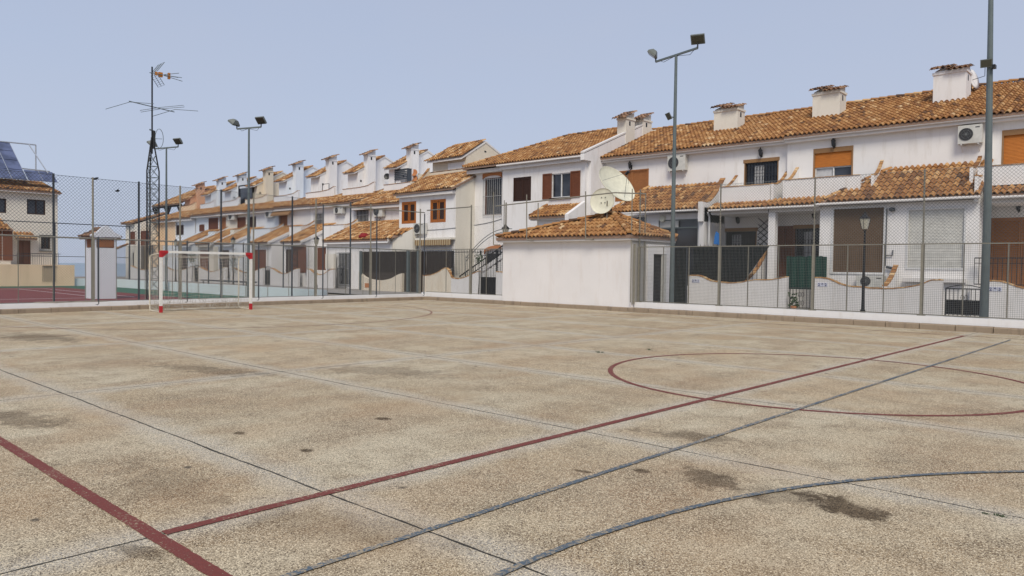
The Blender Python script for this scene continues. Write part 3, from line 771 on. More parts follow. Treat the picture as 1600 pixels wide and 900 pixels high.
m.build('lattice_brace', 'pole', ma)
m = MB(); m.tube([(cx, cy, 6.0), (cx, cy, 9.45)], .03, 8); m.tube([(cx + .05, cy + .05, 6.2), (cx + .05, cy + .05, 6.9)], .055, 6); m.build('pole', 'black', ma)
# wide rod antenna: boom along the row direction seen side on
m = MB(); bz = 7.86
d1 = Vector((.10, .995, -.02)).normalized()      # boom direction
B = lambda s, dz=0: Vector((cx, cy, bz + dz)) + d1 * s
m.tube([B(-.85, .08), B(.85, -.06)], .018, 6)
dv = Vector((.80, -.55, .22)).normalized()
for s_, l1, l2 in ((-.82, .95, .95), (.88, .85, .85)):
    c_ = B(s_); m.tube([c_ + Vector((-.3, -.70, -.28)) * 1.1, c_ + Vector((0, 0, .05)), c_ + Vector((.25, .78, .08)) * 1.05], .011, 5)
c_ = B(.33)
m.tube([c_ + Vector((.35, .75, .2)), c_ + Vector((.38, .78, .13)), c_ + Vector((0, 0, -.02)), c_ + Vector((-.3, -.66, -.22)), c_ + Vector((-.33, -.68, -.15)), c_ + Vector((0, 0, .04))], .010, 5, False, True)
m.build('rod_antenna', 'pole', ma)
m = MB(); uz = 9.2
m.tube([(cx, cy - .1, uz), (cx + .2, cy + .95, uz - .02)], .016, 6)
for k in range(5):
    f = .3 + k * .15
for dz, dy in ((.16, .98), (0, 1.1), (-.14, 1.12)): m.tube([(cx + .05, cy + .45, uz + dz * .15), (cx + .2, cy + dy, uz + dz)], .012, 5)
m.build('yagi_boom', 'pole', ma)
m = MB()
for sg in (1, -1):
    for xo in (-.3, 0, .3):
        m.tube([(cx + xo, cy + .08, uz + .05 * sg), (cx + xo, cy + .36, uz + .45 * sg)], .011, 5)
    for j in range(7): f = j / 6; m.wire((cx - .32, cy + .08 + .28 * f, uz + sg * (.05 + .4 * f)), (cx + .32, cy + .08 + .28 * f, uz + sg * (.05 + .4 * f)), .007)
m.build('reflector_grid', 'pole', ma)
for q_ in ((-.05, .05, .25, .40, .09), (0, .1, .60, .68, .12), (0, .1, .1, .18, .06)): m = MB().box(cx + q_[0], cx + q_[1], cy + q_[2], cy + q_[3], uz - q_[4], uz + q_[4]); m.build('insulator', 'yellow', ma)
m = MB(); m.tube([Vector((cx + .1, cy + .22, 6.62)) + Vector((.05, .16 * math.cos(t * math.pi / 8), .38 * math.sin(t * math.pi / 8))) for t in range(16)], .012, 4, False, True)
m.tube([(cx, cy, 6.6), (cx + .12, cy + .35, 6.62)], .012, 4); m.tube([(cx, cy - .1, 6.95), (cx, cy + .12, 6.9)], .03, 5); m.build('grid_dish', 'pole', ma)

# ================================================================== FLOODLIGHTS
def flood(mb, c, d, w=.5, h=.36, t=.22):
    """flood head: housing tapered to the back, front facing d"""
    d = Vector(d).normalized(); a = d.cross(Vector((0, 0, 1))).normalized(); b = a.cross(d); c = Vector(c); n = len(mb.v)
    for s_, k in ((0, 1.), (-.35, 1.), (-1, .45)):
        for p, q in ((-1, -1), (1, -1), (1, 1), (-1, 1)): mb.v.append(tuple(c + d * t * s_ + a * p * w / 2 * k + b * q * h / 2 * k))
    mb.face((n, n + 1, n + 2, n + 3)); mb.face((n + 11, n + 10, n + 9, n + 8))
    for r in (0, 4):
        for i in range(4): j = (i + 1) % 4; mb.face((n + r + i, n + r + 4 + i, n + r + 4 + j, n + r + j))
def flood_glass(mb, c, d, w=.42, h=.28):
    d = Vector(d).normalized(); a = d.cross(Vector((0, 0, 1))).normalized(); b = a.cross(d); c = Vector(c) + d * .006
    mb.quad(*[c + a * p * w / 2 + b * q * h / 2 for p, q in ((-1, -1), (1, -1), (1, 1), (-1, 1))])
def head(parent, c, d, w=.5, h=.36, t=.24, name='floodlight_head'):
    m = MB(); flood(m, c, d, w, h, t); o = m.build(name, 'lampgrey', parent); m = MB(); flood_glass(m, c, d, w * .84, h * .8); m.build('lamp_glass', 'lampglass', o)
    m = MB(); ringy = Vector(d).normalized(); return o
def double_mast(x, y, H_, label, bar, r=.075, led=None, group='double floodlight masts', rot=0.):
    t = thing('floodlight_mast', label, 'floodlight', (x, y, 0), group)
    m = MB(); m.tube([(x, y, -.02), (x, y, H_ * .45), (x, y, H_)], [r, r * .8, r * .55], 10); m.build('pole', 'pole', t)
    bl = Vector(bar); a = Vector((x, y, H_)) - bl; b = Vector((x, y, H_)) + bl
    m = MB(); m.beam(a, b, .07, .07); m.build('crossarm', 'pole', t)
    head(t, a + Vector((-.12, -.12, .24)), (-.55, -.25, -.80), .52, .36, .24); head(t, b + Vector((.02, -.05, .30)), (.25, -.72, -.65), .52, .38, .24)
    m = MB()
    for e in (a, b): m.tube([e + Vector((0, 0, .0)), e + Vector((0, 0, .2))], .03, 5)
    m.build('yoke', 'black', t)
    m = MB(); m.tube([a + Vector((.1, .05, .05)), a + bl * .4 + Vector((0, 0, -.12)), Vector((x, y, H_ - .02))], .010, 4); m.tube([b + Vector((0, 0, .08)), b - bl * .35 + Vector((0, 0, -.16)), Vector((x, y, H_ - .04))], .010, 4); m.build('cable', 'black', t)
    if led:
        head(t, (x - .2, y - .16, led), (-.45, -.7, -.5), .36, .28, .07, 'small_floodlight'); m = MB(); m.tube([(x, y, led - .05), (x - .18, y - .12, led)], .02, 5); m.build('bracket', 'black', t)
    return t
pb = PY(1056.5, 86, 26.0)
double_mast(pb.x, 26.0, pb.z, 'tall grey double floodlight mast rising behind the shed, small square lamp halfway up', (1.0, -.12, .06), .10, 7.66)
pb = PX(389, 200, -35.); double_mast(-35., pb.y, pb.z, 'double floodlight mast rising over the right post of the goal', (.42, .42, .06), .08)
pb = PX(260, 231, -45.); double_mast(-45., pb.y, pb.z, 'double floodlight mast just right of the antenna mast', (.48, .48, .07), .08)
t = thing('floodlight_mast', 'thick grey green lamp pole on the right, its top out of the picture', 'floodlight', (-4.68, 25.2, 0))
m = MB(); m.tube([(-4.62, 25.2, 0), (-4.62, 25.2, 4), (-4.7, 25.2, 10.3)], [.115, .1, .06], 12); m.build('pole', 'pole', t)
head(t, (-4.72, 25.02, 7.66), (.1, -.86, -.28), .30, .23, .07, 'small_floodlight'); m = MB(); m.box(-4.58, -4.5, 25.0, 25.2, 7.5, 7.6); m.build('bracket', 'black', t)
head(t, (-5.6, 25.1, 10.5), (-.6, -.6, -.4), .5, .4); m = MB(); m.beam((-5.7, 25.2, 10.3), (-3.7, 25.2, 10.35), .07, .07); m.build('crossarm', 'pole', t)

# street lanterns
def street_lantern(x, y, H_, label, group=None):
    t = thing('street_lantern', label, 'street lamp', (x, y, .05), 'lantern posts along the street')
    m = MB(); m.tube([(x, y, .05), (x, y, .7), (x, y, H_ - .62)], [.07, .055, .03], 10); m.tube([(x, y, .05), (x, y, .3)], .09, 10)
    m.lathe((x, y, H_ - .66), [(.03, 0), (.07, .03), (.03, .06)]); m.build('pole', 'black', t)
    m = MB(); z0 = H_ - .58
    m.lathe((x, y, z0), [(.10, 0), (.185, .36)], n=4); m.build('lantern_glass', 'lens', t)
    m = MB()
    for k in range(4):
        an = math.pi / 2 * k; m.bar((x + .105 * math.cos(an), y + .105 * math.sin(an), z0), (x + .192 * math.cos(an), y + .192 * math.sin(an), z0 + .36), .008)
    m.lathe((x, y, z0 + .36), [(.215, 0), (.20, .03), (.07, .16), (.05, .2), (.015, .24)], n=4); m.build('lantern_cap', 'black', t)
    return t
lp = PY(1352, 332, 28.)
street_lantern(lp.x, 28., 3.75, 'black street lantern with cream glass standing before the brown lattice screen')
street_lantern(-55.4, 28., 3.75, 'dark street lantern seen through the goal, left of its right post')
street_lantern(-65.8, 28., 3.75, 'farthest dark street lantern, just right of the antenna mast')
street_lantern(PY(790, 352, 28).x, 28., 3.85, 'black lantern peeping over the left corner of the shed roof')
street_lantern(PY(495, 300, 28).x, 28.0, 3.6, 'dark street lantern in front of the white houses left of the court corner')

# ================================================================== HUT behind the left fence
h = thing('masonry_hut', 'narrow white hut with small tiled gable roof and lattice vents beside the tennis court', 'hut', (-36.6, 12.2, 0))
y0, y1, xa, xb = 11.74, 12.70, -37.15, -36.05
m = MB(); m.box(xa, xb, y0, y1, 0, 2.75)
m.prism([(y0 - .14, 2.76), (y1 + .14, 2.76), (y1 + .15, 2.84), (y1 - .12, 2.98), ((y0 + y1) / 2 + .14, 3.22), ((y0 + y1) / 2, 3.27), ((y0 + y1) / 2 - .14, 3.22), (y0 + .12, 2.98), (y0 - .15, 2.84)], 'x', xb - .04, xb + .12); m.build('wall', 'white2', h)
ym = (y0 + y1) / 2
roof_part(h, [((xa - .1, y0 - .2, 2.74), (xb - .05, y0 - .2, 2.74), (xa - .1, ym, 3.08), (xb - .05, ym, 3.08)), ((xb - .05, y1 + .2, 2.74), (xa - .1, y1 + .2, 2.74), (xb - .05, ym, 3.08), (xa - .1, ym, 3.08))], [((xa - .1, ym, 3.12), (xb - .08, ym, 3.12))], mat='tile_dark', course=.25, pw=.2)
m = MB()
for i in range(6):
    for j in range(4):
        yy = y0 + .14 + i * .115; zz = 2.3 + j * .1
        m.beam((xb + .004, yy, zz), (xb + .004, yy + .115, zz + .1), .03, .025); m.beam((xb + .006, yy + .115, zz), (xb + .006, yy, zz + .1), .03, .025)
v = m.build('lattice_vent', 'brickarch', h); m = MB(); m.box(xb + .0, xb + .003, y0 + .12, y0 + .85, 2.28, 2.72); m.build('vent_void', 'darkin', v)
m = MB()
for i in range(5):
    for j in range(4): m.beam((xa + .3 + i * .1, y0 - .004, 2.3 + j * .1), (xa + .4 + i * .1, y0 - .004, 2.4 + j * .1), .03, .025)
v = m.build('lattice_vent', 'brickarch', h)
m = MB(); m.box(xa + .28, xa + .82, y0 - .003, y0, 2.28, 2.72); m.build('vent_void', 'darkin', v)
# dark bin beyond the hut
b = GR(127, 437, .3); m = MB(); m.lathe((b.x + 3, b.y, 0), [(.45, 0), (.5, 1.2), (.42, 1.35), (.2, 1.42)], n=14); o = m.build('waste_bin', 'darkpost'); o['label'] = 'dark rounded waste bin left of the white hut'; o['category'] = 'bin'

# ================================================================== SHED
sx0, sx1, sy0, sy1 = -22.86, -16.07, 24.13, 26.96
s = thing('pump_shed', 'windowless white shed with a tiled pyramid roof beside the court', 'shed', ((sx0 + sx1) / 2, 26.3, 0))
m = MB(); m.box(sx0, sx1, sy0, sy1, 0, 2.78); m.build('wall', 'shed', s)
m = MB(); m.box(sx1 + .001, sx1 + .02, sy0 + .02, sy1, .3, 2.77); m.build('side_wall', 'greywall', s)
m = MB(); ringbox(m, 0, 0, 0, 0, 0, 0, 0) if False else None
m = MB(); dy0, dy1 = 25.12, 26.88
m.box(sx1 + .02, sx1 + .10, dy0, dy0 + .42, .3, 2.62); m.box(sx1 + .02, sx1 + .10, dy1 - .36, dy1, .3, 2.62); m.box(sx1 + .02, sx1 + .10, dy0 + .42, dy1 - .36, 2.25, 2.62); dd = m.build('door_frame', 'white', s)
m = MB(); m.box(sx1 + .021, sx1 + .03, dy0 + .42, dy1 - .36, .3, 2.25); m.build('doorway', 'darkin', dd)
m = MB(); m.box(sx1 + .031, sx1 + .09, dy0 + 1.08, dy1 - .362, .3, 2.24); m.build('door', 'ac', dd)
m = MB(); m.tube([(sx1 + .05, sy0 + .12, .3), (sx1 + .05, sy0 + .12, 2.6)], .04, 6); m.build('drain_pipe', 'fencepost', s)
ex0, ex1, ey0, ey1, ez = sx0 - .12, sx1 + .12, sy0 - .32, sy1 + .3, 2.92
m = MB(); m.box(ex0 + .04, ex1 - .04, ey0 + .05, ey1 - .05, 2.74, 2.90); m.build('eave_cornice', 'trim', s)
ap = PY(958, 332, 25.65) + Vector((0, 0, -.1)); a0 = (ap.x - .12, ap.y, ap.z); a1 = (ap.x + .12, ap.y, ap.z)
roof_part(s, [((ex0, ey0, ez), (ex1, ey0, ez), a0, a1), ((ex1, ey0, ez), (ex1, ey1, ez), (ap.x, ap.y - .1, ap.z), (ap.x, ap.y + .1, ap.z)), ((ex0, ey1, ez), (ex0, ey0, ez), (ap.x, ap.y + .1, ap.z), (ap.x, ap.y - .1, ap.z)), ((ex1, ey1, ez), (ex0, ey1, ez), a1, a0)],
          [((ex1, ey0, ez + .07), ap + Vector((0, 0, .08))), ((ex0, ey0, ez + .07), ap + Vector((0, 0, .08))), ((ex1, ey1, ez + .07), ap + Vector((0, 0, .08)))], pw=.215, course=.33)

def dish(name, label, c, d, rx, pole, mat='dish', arms=True, back=False, depth=.2):
    t = thing(name, label, 'satellite dish', pole, 'satellite dishes on the shed roof')
    d = Vector(d).normalized(); c = Vector(c); m = MB(); m.smooth = True
    prof = [(rx * k / 8, -depth * (1 - (k / 8) ** 2)) for k in range(1, 9)]
    m.lathe(c, prof + [(rx * 1.01, .02), (rx * 1.005, -.02)] + [(r_, h_ - .03) for r_, h_ in reversed(prof)], d, 36); m.build('reflector', mat, t)
    a = d.orthogonal().normalized(); b = d.cross(a)
    m = MB(); m.tube([Vector(pole), Vector((pole[0], pole[1], c.z - .1)), c - d * (depth + .06)], .04, 8); m.build('mounting_pole', 'black', t)
    if arms:
        f = c + d * rx * .75; m = MB()
        up = Vector((0, 0, 1)) - d * d.z; up.normalize(); sd = d.cross(up)
        for p in (-up * .8, sd * .86 + up * .1, -sd * .86 + up * .1): m.tube([c + p * rx, f], .009, 4)
        m.build('feed_arm', 'wire', t); m = MB(); m.tube([f - d * .1, f + d * .08], .06, 8); m.build('feed_horn', 'black', t)
    else:
        m = MB()
        for p, q in ((-.2, .3), (.12, .3), (-.2, -.12), (.12, -.12)):
            up = Vector((0, 0, 1)) - d * d.z; up.normalize(); sd = d.cross(up); e = c + sd * p * rx + up * q * rx - d * (depth * .9); m.tube([e, e + d * .05], .018, 6)
        m.build('bolt', 'black', t)
    return t
def zroof(x, y): # front slope of the shed
    return ez + (y - ey0) / (ap.y - ey0) * (ap.z - ez)
c1 = PY(964, 287, 26.4); dish('satellite_dish', 'larger cream satellite dish tilted over the shed roof, feed on thin struts', c1, (.80, -.10, .58), (.94), (c1.x - .3, 26.42, 3.5), depth=.25)
c2 = PY(941, 314, 25.1); p2 = PY(937, 357, 25.0); dish('satellite_dish', 'smaller round satellite dish with four bolts in front of the larger one', c2, (.22, -.95, .12), .525, (p2.x, 25.38, zroof(0, 25.38)), arms=False, depth=.08)
m = MB(); q = PY(948, 350, 25.2); m.tube([(q.x, 25.2, zroof(0, 25.2)), (q.x, 25.2, 4.2), (q.x + .15, 25.0, 4.4)], .025, 6); o = m.build('antenna_stub', 'fencepost'); o['label'] = 'thin rusty pipe stub beside the smaller dish on the shed roof'; o['category'] = 'pipe'

# ================================================================== SMALL WALL FITTINGS
def ac_unit(px0, py0, px1, py1, Y, label, depth=.32, flip=False):
    x0, x1, z0, z1 = rect(px0, py0, px1, py1, Y - depth); 
    t = thing('air_conditioner', label, 'air conditioner', ((x0 + x1) / 2, Y - depth / 2, z0), 'wall mounted air conditioners')
    m = MB().box(x0, x1, Y - depth, Y - .05, z0, z1); m.box(x0 + .01, x1 - .01, Y - .05, Y - .001, z0 + .1, z0 + .14); m.build('casing', 'ac', t)
    w = x1 - x0; hh = z1 - z0; r = min(w * .3, hh * .42); cx_ = x0 + w * .34; cz = (z0 + z1) / 2
    m = MB(); m.lathe((cx_, Y - depth - .004, cz), [(r, 0), (r, .002)], (0, -1, 0), 24); f = m.build('fan_opening', 'acdark', t)
    m = MB()
    for k in range(3): m.tube([(cx_ + r * (k + 1) / 3.05 * math.cos(a_ * math.pi / 9), Y - depth - .016, cz + r * (k + 1) / 3.05 * math.sin(a_ * math.pi / 9)) for a_ in range(18)], .006, 3, False, True)
    for k in range(6): m.wire((cx_, Y - depth - .016, cz), (cx_ + r * math.cos(k * math.pi / 3), Y - depth - .016, cz + r * math.sin(k * math.pi / 3)), .005)
    m.lathe((cx_, Y - depth - .006, cz), [(r * .2, 0), (r * .2, .012)], (0, -1, 0), 10); m.build('fan_guard', 'wire', f)
    m = MB(); m.box(x0 + w * .72, x0 + w * .9, Y - depth - .003, Y - depth, z1 - .12, z1 - .08); m.build('badge', 'acdark', t)
    m = MB()
    for xx in (x0 + .12, x1 - .12): m.beam((xx, Y - .0, z0 - .03), (xx, Y - depth, z0 - .03), .04, .04); m.beam((xx, Y - .01, z0 - .28), (xx, Y - depth + .05, z0 - .04), .02, .02)
    m.build('bracket', 'whiteframe', t); return t
def wall_lantern(px, py, Y, label):
    p = PY(px, py, Y - .17); t = thing('wall_lantern', label, 'wall lamp', (p.x, Y, p.z), 'black wall lanterns'); x, z = p.x, p.z; y = Y - .17
    m = MB(); m.lathe((x, y, z - .13), [(.055, 0), (.085, .2)], n=6); m.build('lantern_glass', 'glass', t)
    m = MB(); m.lathe((x, y, z + .07), [(.11, 0), (.09, .04), (.03, .11), (.012, .16)], n=6); m.lathe((x, y, z - .2), [(.01, 0), (.05, .05), (.06, .08)], n=6)
    for k in range(6): an = k * math.pi / 3; m.bar((x + .058 * math.cos(an), y + .058 * math.sin(an), z - .13), (x + .09 * math.cos(an), y + .09 * math.sin(an), z + .07), .006)
    m.tube([(x, Y - .002, z - .1), (x, Y - .08, z - .24), (x, y, z - .19)], .014, 5); m.box(x - .04, x + .04, Y - .02, Y - .001, z - .2, z + .02); m.build('lantern_frame', 'iron', t); return t

# ================================================================== RIGHT ROW OF HOUSES
EZ, RZ, RY = 7.50, 9.78, 38.
def body(mb, x0, x1, yf, ez, ry, rz, yb): mb.prism([(yf + .16, 0), (yf + .16, ez), (ry, rz - .14), (yb, ez), (yb, 0)], 'x', x0, x1)
def right_house(x0, x1, label, ops, fy=33., lift=0., wall='white'):
    t = thing('terraced_house', label, 'house', ((x0 + x1) / 2, fy, 0), 'two storey houses of the right row')
    m = MB(); body(m, x0, x1, fy, EZ - .1, RY, RZ, 43); front_wall(m, x0, x1, 0, EZ - .12, fy, [o[0] for o in ops]); m.build('wall', wall, t)
    for o in ops: window(t, o[0], fy, o[1], o[2] if len(o) > 2 else 'window', fm=o[3] if len(o) > 3 else None)
    e = fy - .42
    roof_part(t, [((x0, e, EZ + .04 + lift), (x1, e, EZ + .04 + lift), (x0, RY, RZ + lift), (x1, RY, RZ + lift))], [((x0, RY, RZ + .06 + lift), (x1, RY, RZ + .06 + lift))])
    eave_box(t, x0 + .002, x1 - .002, e + .12, fy + .05, EZ - .2, EZ - .06 + lift)
    m = MB(); m.tube([(x0, e + .06, EZ - .06 + lift), (x1, e + .06, EZ - .06 + lift)], .055, 8); m.build('gutter', 'trim', t)
    return t
R_ = lambda a, b, c, d: rect(a, b, c, d, 33.)
H0 = right_house(-24.0, -16.7, 'white house of the right row with dark glazed porch, next to the dishes', [(R_(962, 268, 1013, 312), 'door')])
H1 = right_house(-16.7, -13.72, 'narrow white house bay of the right row, balcony above a trellised window', [(R_(1163, 250, 1216, 286), 'grille'), (R_(1127, 357, 1182, 392), 'grille')])
H2 = right_house(-13.72, -5.95, 'white house of the right row with brown lattice porch and half lowered orange shutter', [(R_(1274, 234, 1335, 275), 'roller', 'window', .36), (R_(1212, 354, 1244, 432), 'redbrown', 'door'), (R_(1244, 352, 1292, 432), 'grille', 'door')], fy=32.8, lift=.015)
H3 = right_house(-5.95, 3.5, 'white house at the right edge with louvred orange brown doors and orange shutter', [(R_(1566, 204, 1640, 256), 'roller', 'window', .0), (R_(1546, 341, 1645, 450), 'door', 'door')])
chimney(H0, -18.75, -17.45, 35.5, 36.3, 8.2, 9.85); chimney(H2, -13.70, -12.45, 35.5, 36.3, 8.2, 9.98); chimney(H2, -8.62, -7.40, 35.5, 36.4, 8.2, 10.1, 'white')
m = MB(); c_ = PY(1519, 125, 36.8)
m.lathe((c_.x, 36.8, c_.z), [(.04, 0), (.27, .02), (.43, .07), (.44, .08), (.27, .05), (.04, .02)], (.92, -.2, .2), 20)
dsh = thing('satellite_dish', 'pale dish seen edge on behind the rightmost chimney', 'satellite dish', (c_.x, 36.8, 9.3)); m.smooth = True; m.build('reflector', 'white', dsh)
m = MB(); m.tube([(c_.x, 36.8, 9.2), (c_.x - .05, 36.8, c_.z)], .025, 6); m.tube([(c_.x, 36.8, c_.z), (c_.x + .5, 36.6, c_.z + .05), (c_.x + .5, 36.6, c_.z + .5)], .014, 4); m.build('feed_arm', 'black', dsh)

# tiled eave strip with balcony parapets above (H1, H2, H3)
def side_curl(parent, x, y0, y1, zlow, zhigh, w=.11, mat='white'):
    """side parapet at x rising in a curve from the front to the wall"""
    pts = smooth_pts([(y0, zlow), (y0 + (y1 - y0) * .3, zlow + .04), (y0 + (y1 - y0) * .65, zlow + (zhigh - zlow) * .42), (y1, zhigh)], 4)
    m = MB(); m.prism([(y0, zlow - .9)] + pts + [(y1, zlow - .9)], 'x', x - w / 2, x + w / 2); o = m.build('side_parapet', mat, parent)
    coping_x([(p[0], p[1]) for p in pts], x, w + .02, o, 'tile_far', t=.045); return o
def balcony(parent, x0, x1, z0, z1, curls, yf=31.4, yw=33.):
    m = MB(); m.box(x0, x1, yf, yf + .14, z0, z1); m.box(x0, x1, yf + .14, yw, z0 - .02, z0 + .1); b = m.build('balcony', 'white', parent)
    coping_strip([(x0, z1), (x1, z1)], .2, yf + .07, 'tile_far', b, t=.03)
    for x in curls: side_curl(b, x, yf + .02, yw - .01, z1, z1 + .68)
    return b
balcony(H1, -16.15, -13.86, 4.55, 5.40, (-16.2, -13.78))
balcony(H2, -13.2, -10.15, 4.68, 5.52, (-13.25,), yw=32.8)
balcony(H3, -6.1, 3.5, 4.80, 5.50, (-6.3,))
roof_part(H1, [((-16.45, 30.75, 4.37), (-13.72, 30.75, 4.37), (-16.45, 31.42, 4.66), (-13.72, 31.42, 4.66))], name='porch_roof', course=.34)
roof_part(H2, [((-13.72, 30.75, 4.38), (-11.4, 30.75, 4.40), (-13.72, 31.42, 4.72), (-10.5, 31.42, 4.72)), ((-11.4, 30.68, 4.44), (-5.85, 30.68, 4.44), (-9.3, 32.9, 5.90), (-5.95, 32.9, 5.90))], [((-11.35, 30.85, 4.55), (-9.4, 32.7, 5.84))], name='porch_roof', course=.34)
side_curl(H2, -6.0, 30.75, 32.75, 5.1, 6.2)
side_curl(H2, -9.75, 31.6, 32.75, 5.5, 6.2)
roof_part(H3, [((-5.75, 30.75, 4.42), (3.5, 30.75, 4.42), (-5.75, 31.42, 4.74), (3.5, 31.42, 4.74))], name='porch_roof', course=.34)
for P_, a, b in ((H1, -16.4, -13.74), (H2, -13.7, -11.5), (H3, -5.7, 3.5)):
    m = MB(); m.box(a, b, 30.95, 32.95 if P_ is not H2 else 32.75, 4.14, 4.30); m.build('porch_beam', 'trim', P_); gutter(P_, a, b, 30.74, 4.31, .05)
m = MB(); m.box(-13.72, -13.42, 30.98, 31.26, 0, 4.13); m.build('porch_column', 'white', H2)
# H0 porch
roof_part(H0, [((-21.9, 30.72, 4.44), (-16.95, 30.72, 4.44), (-20.9, 32.95, 5.80), (-17.05, 32.95, 5.80))], [((-21.85, 30.8, 4.52), (-20.95, 32.9, 5.84))], name='porch_roof', course=.34)
m = MB(); gx0, gx1, gz0, gz1 = rect(1029, 344, 1090, 388, 31.1)
front_wall(m, -21.6, -16.9, 0, 4.28, 31.1, [(gx0, gx1, .9, gz1), rect(984, 340, 1010, 348, 31.1)]); m.box(-21.6, -16.9, 31.3, 32.9, 0, 4.27); m.build('porch_wall', 'white', H0)
w = window(H0, (gx0, gx1, .9, gz1), 31.1, 'dark', 'porch_glazing', .19)
m = MB(); ringbox(m, gx0, gx1, .9, gz1, 31.14, 31.19, .05); m.box((gx0 * .6 + gx1 * .4) - .03, (gx0 * .6 + gx1 * .4) + .03, 31.141, 31.188, .95, gz1 - .42); m.box(gx0 + .05, gx1 - .05, 31.142, 31.187, gz1 - .42, gz1 - .36); m.build('frame', 'pole', w)
m = MB(); m.box(gx0 + .05, (gx0 + gx1) / 2, 31.15, 31.16, gz1 - .36, gz1 - .05); m.build('side_light', 'ac', w)
window(H0, rect(984, 340, 1010, 348, 31.1), 31.1, 'dark', 'window', .19)
m = MB(); c_ = PY(1035, 342, 31.05); m.lathe((c_.x, 31.09, c_.z), [(.16, 0), (.15, .1), (.02, .13)], (0, -1, .2), 14); o = m.build('lamp_bowl', 'dish', H0)
m = MB(); m.tube([(-16.55, 30.95, 4.25), (-16.55, 31.1, 4.05), (-16.55, 31.1, .3)], .045, 7); m.build('downpipe', 'whiteframe', H1)
gutter(H0, -21.9, -16.95, 30.68, 4.36, .05)
side_curl(H0, -16.85, 30.8, 32.9, 4.75, 6.0, .24)
m = MB(); m.box(-16.97, -16.73, 30.95, 33, 0, 4.5); m.build('party_wall', 'white', H0)
# H2 porch enclosure
L1 = rect(1303, 327, 1379, 426, 31.); L2 = rect(1420, 329, 1505, 421, 31.)
m = MB(); front_wall(m, -11.55, -5.92, 0, 4.3, 31., [L1, L2], .1); m.box(-11.55, -5.92, 31.1, 32.7, 0, 4.29); m.build('porch_wall', 'white', H2)
m = MB(); k = 26
w_ = MB().box(L1[0], L1[1], 31.07, 31.09, L1[2], L1[3]); lo = w_.build('porch_screen', 'mesh_brown', H2)
for i in range(k):
    xx = L1[0] + (L1[1] - L1[0]) * (i + .5) / k; m.box(xx - .022, xx + .022, 31.03, 31.05, L1[2], L1[3])
for i in range(32):
    zz = L1[2] + (L1[3] - L1[2]) * (i + .5) / 32; m.box(L1[0], L1[1], 31.045, 31.06, zz - .022, zz + .022)
m.build('lattice', wood('lattice_wood', (.17, .115, .075), (.11, .07, .045)), lo)
m = MB(); ringbox(m, L1[0] - .08, L1[1] + .08, L1[2] - .08, L1[3] + .08, 30.97, 30.999, .08); m.build('frame', 'whiteframe', lo)
rs = MB(); slats(rs, L2[0], L2[1], L2[2], L2[3], 31.06, .055, .012); rr = rs.build('roller_shutter', 'ac', H2)
m = MB(); ringbox(m, L2[0] - .06, L2[1] + .06, L2[2] - .02, L2[3] + .10, 30.975, 30.999, .07); m.build('frame', 'whiteframe', rr)
a = PY(1412, 435, 30.9); b = PY(1508, 443, 30.9); m = MB(); m.box(a.x, b.x, 30.78, 30.99, a.z - .12, a.z + .02); m.build('ledge', 'trim', H2)
gutter(H2, -11.6, -5.85, 30.66, 4.35, .055)
m = MB(); px_ = PY(1385, 330, 30.9).x; m.tube([(px_, 30.95, 4.1), (px_, 30.95, 1.9)], .02, 5); m.lathe((px_ + .1, 30.9, 4.05), [(.05, 0), (.09, .08), (.05, .2)], (1, 0, 0), 10); m.tube([(px_, 30.94, 2.3), (px_ + .25, 30.94, 2.3), (px_ + .25, 30.94, 2.5)], .022, 5); m.tube([(px_ + .05, 30.9, 1.85), (px_ + .3, 30.88, 1.8)], .05, 6); m.build('meter_pipe', 'darkpost', H2)
# ground floor fittings
m = MB(); x0_, x1_, z0_, z1_ = rect(1184, 356, 1203, 386, 32.95)
for i in range(-1, 4):
    for sg in (1, -1):
        za, zb = (z0_ + i * .28, z0_ + i * .28 + .5) if sg > 0 else (z0_ + i * .28 + .5, z0_ + i * .28)
        m.beam((x0_, 32.96 - .01 * sg, za), (x1_, 32.96 - .01 * sg, zb), .012, .03)
tr_ = m.build('plant_trellis', 'iron'); tr_['label'] = 'small black diamond trellis on the white wall beside the barred window'; tr_['category'] = 'trellis'
wall_lantern(1152, 342, 33, 'black wall lantern above the barred ground window beside the trellis')
wall_lantern(1271, 334, 32.8, 'black wall lantern over the barred door of the house with the green cloth')
wall_lantern(1591, 322, 33, 'black wall lantern over the louvred doors at the right edge')
wall_lantern(984, 258, 33, 'small black wall lantern above the shuttered window behind the large dish')
wall_lantern(1188, 238, 33, 'black wall lantern under the eaves above the barred upper window')
wall_lantern(1302, 223, 32.8, 'black wall lantern under the eaves above the orange roller shutter')
ac_unit(1497, 197, 1534, 222, 32.8, 'white air conditioner with dark fan high beside the right lamp pole')
ac_unit(1043, 243, 1070, 265, 33, 'air conditioner under the eaves partly behind the tall double floodlight mast')
ac_unit(1338, 430, 1381, 449, 31., 'air conditioner standing low under the brown lattice screen')
# iron railing on the H3 porch
t = thing('porch_railing', 'black iron railing on the raised porch at the right edge', 'railing', (-3.5, 30.9, 1.0)); m = MB()
a = PY(1523, 403, 30.7); za, zb = a.z, 1.25; x = a.x
while x < 1.5: m.box(x - .011, x + .011, 30.69, 30.712, zb, za); x += .14
m.box(a.x, 1.5, 30.68, 30.72, za - .02, za + .015); m.box(a.x, 1.5, 30.68, 30.72, za - .2, za - .18); m.box(a.x, 1.5, 30.68, 30.72, zb, zb + .03); m.build('railing_bars', 'iron', t)
m = MB(); m.box(-6.1, 2.5, 30.75, 33, .07, 1.15); m.build('porch_floor', 'white', H3)
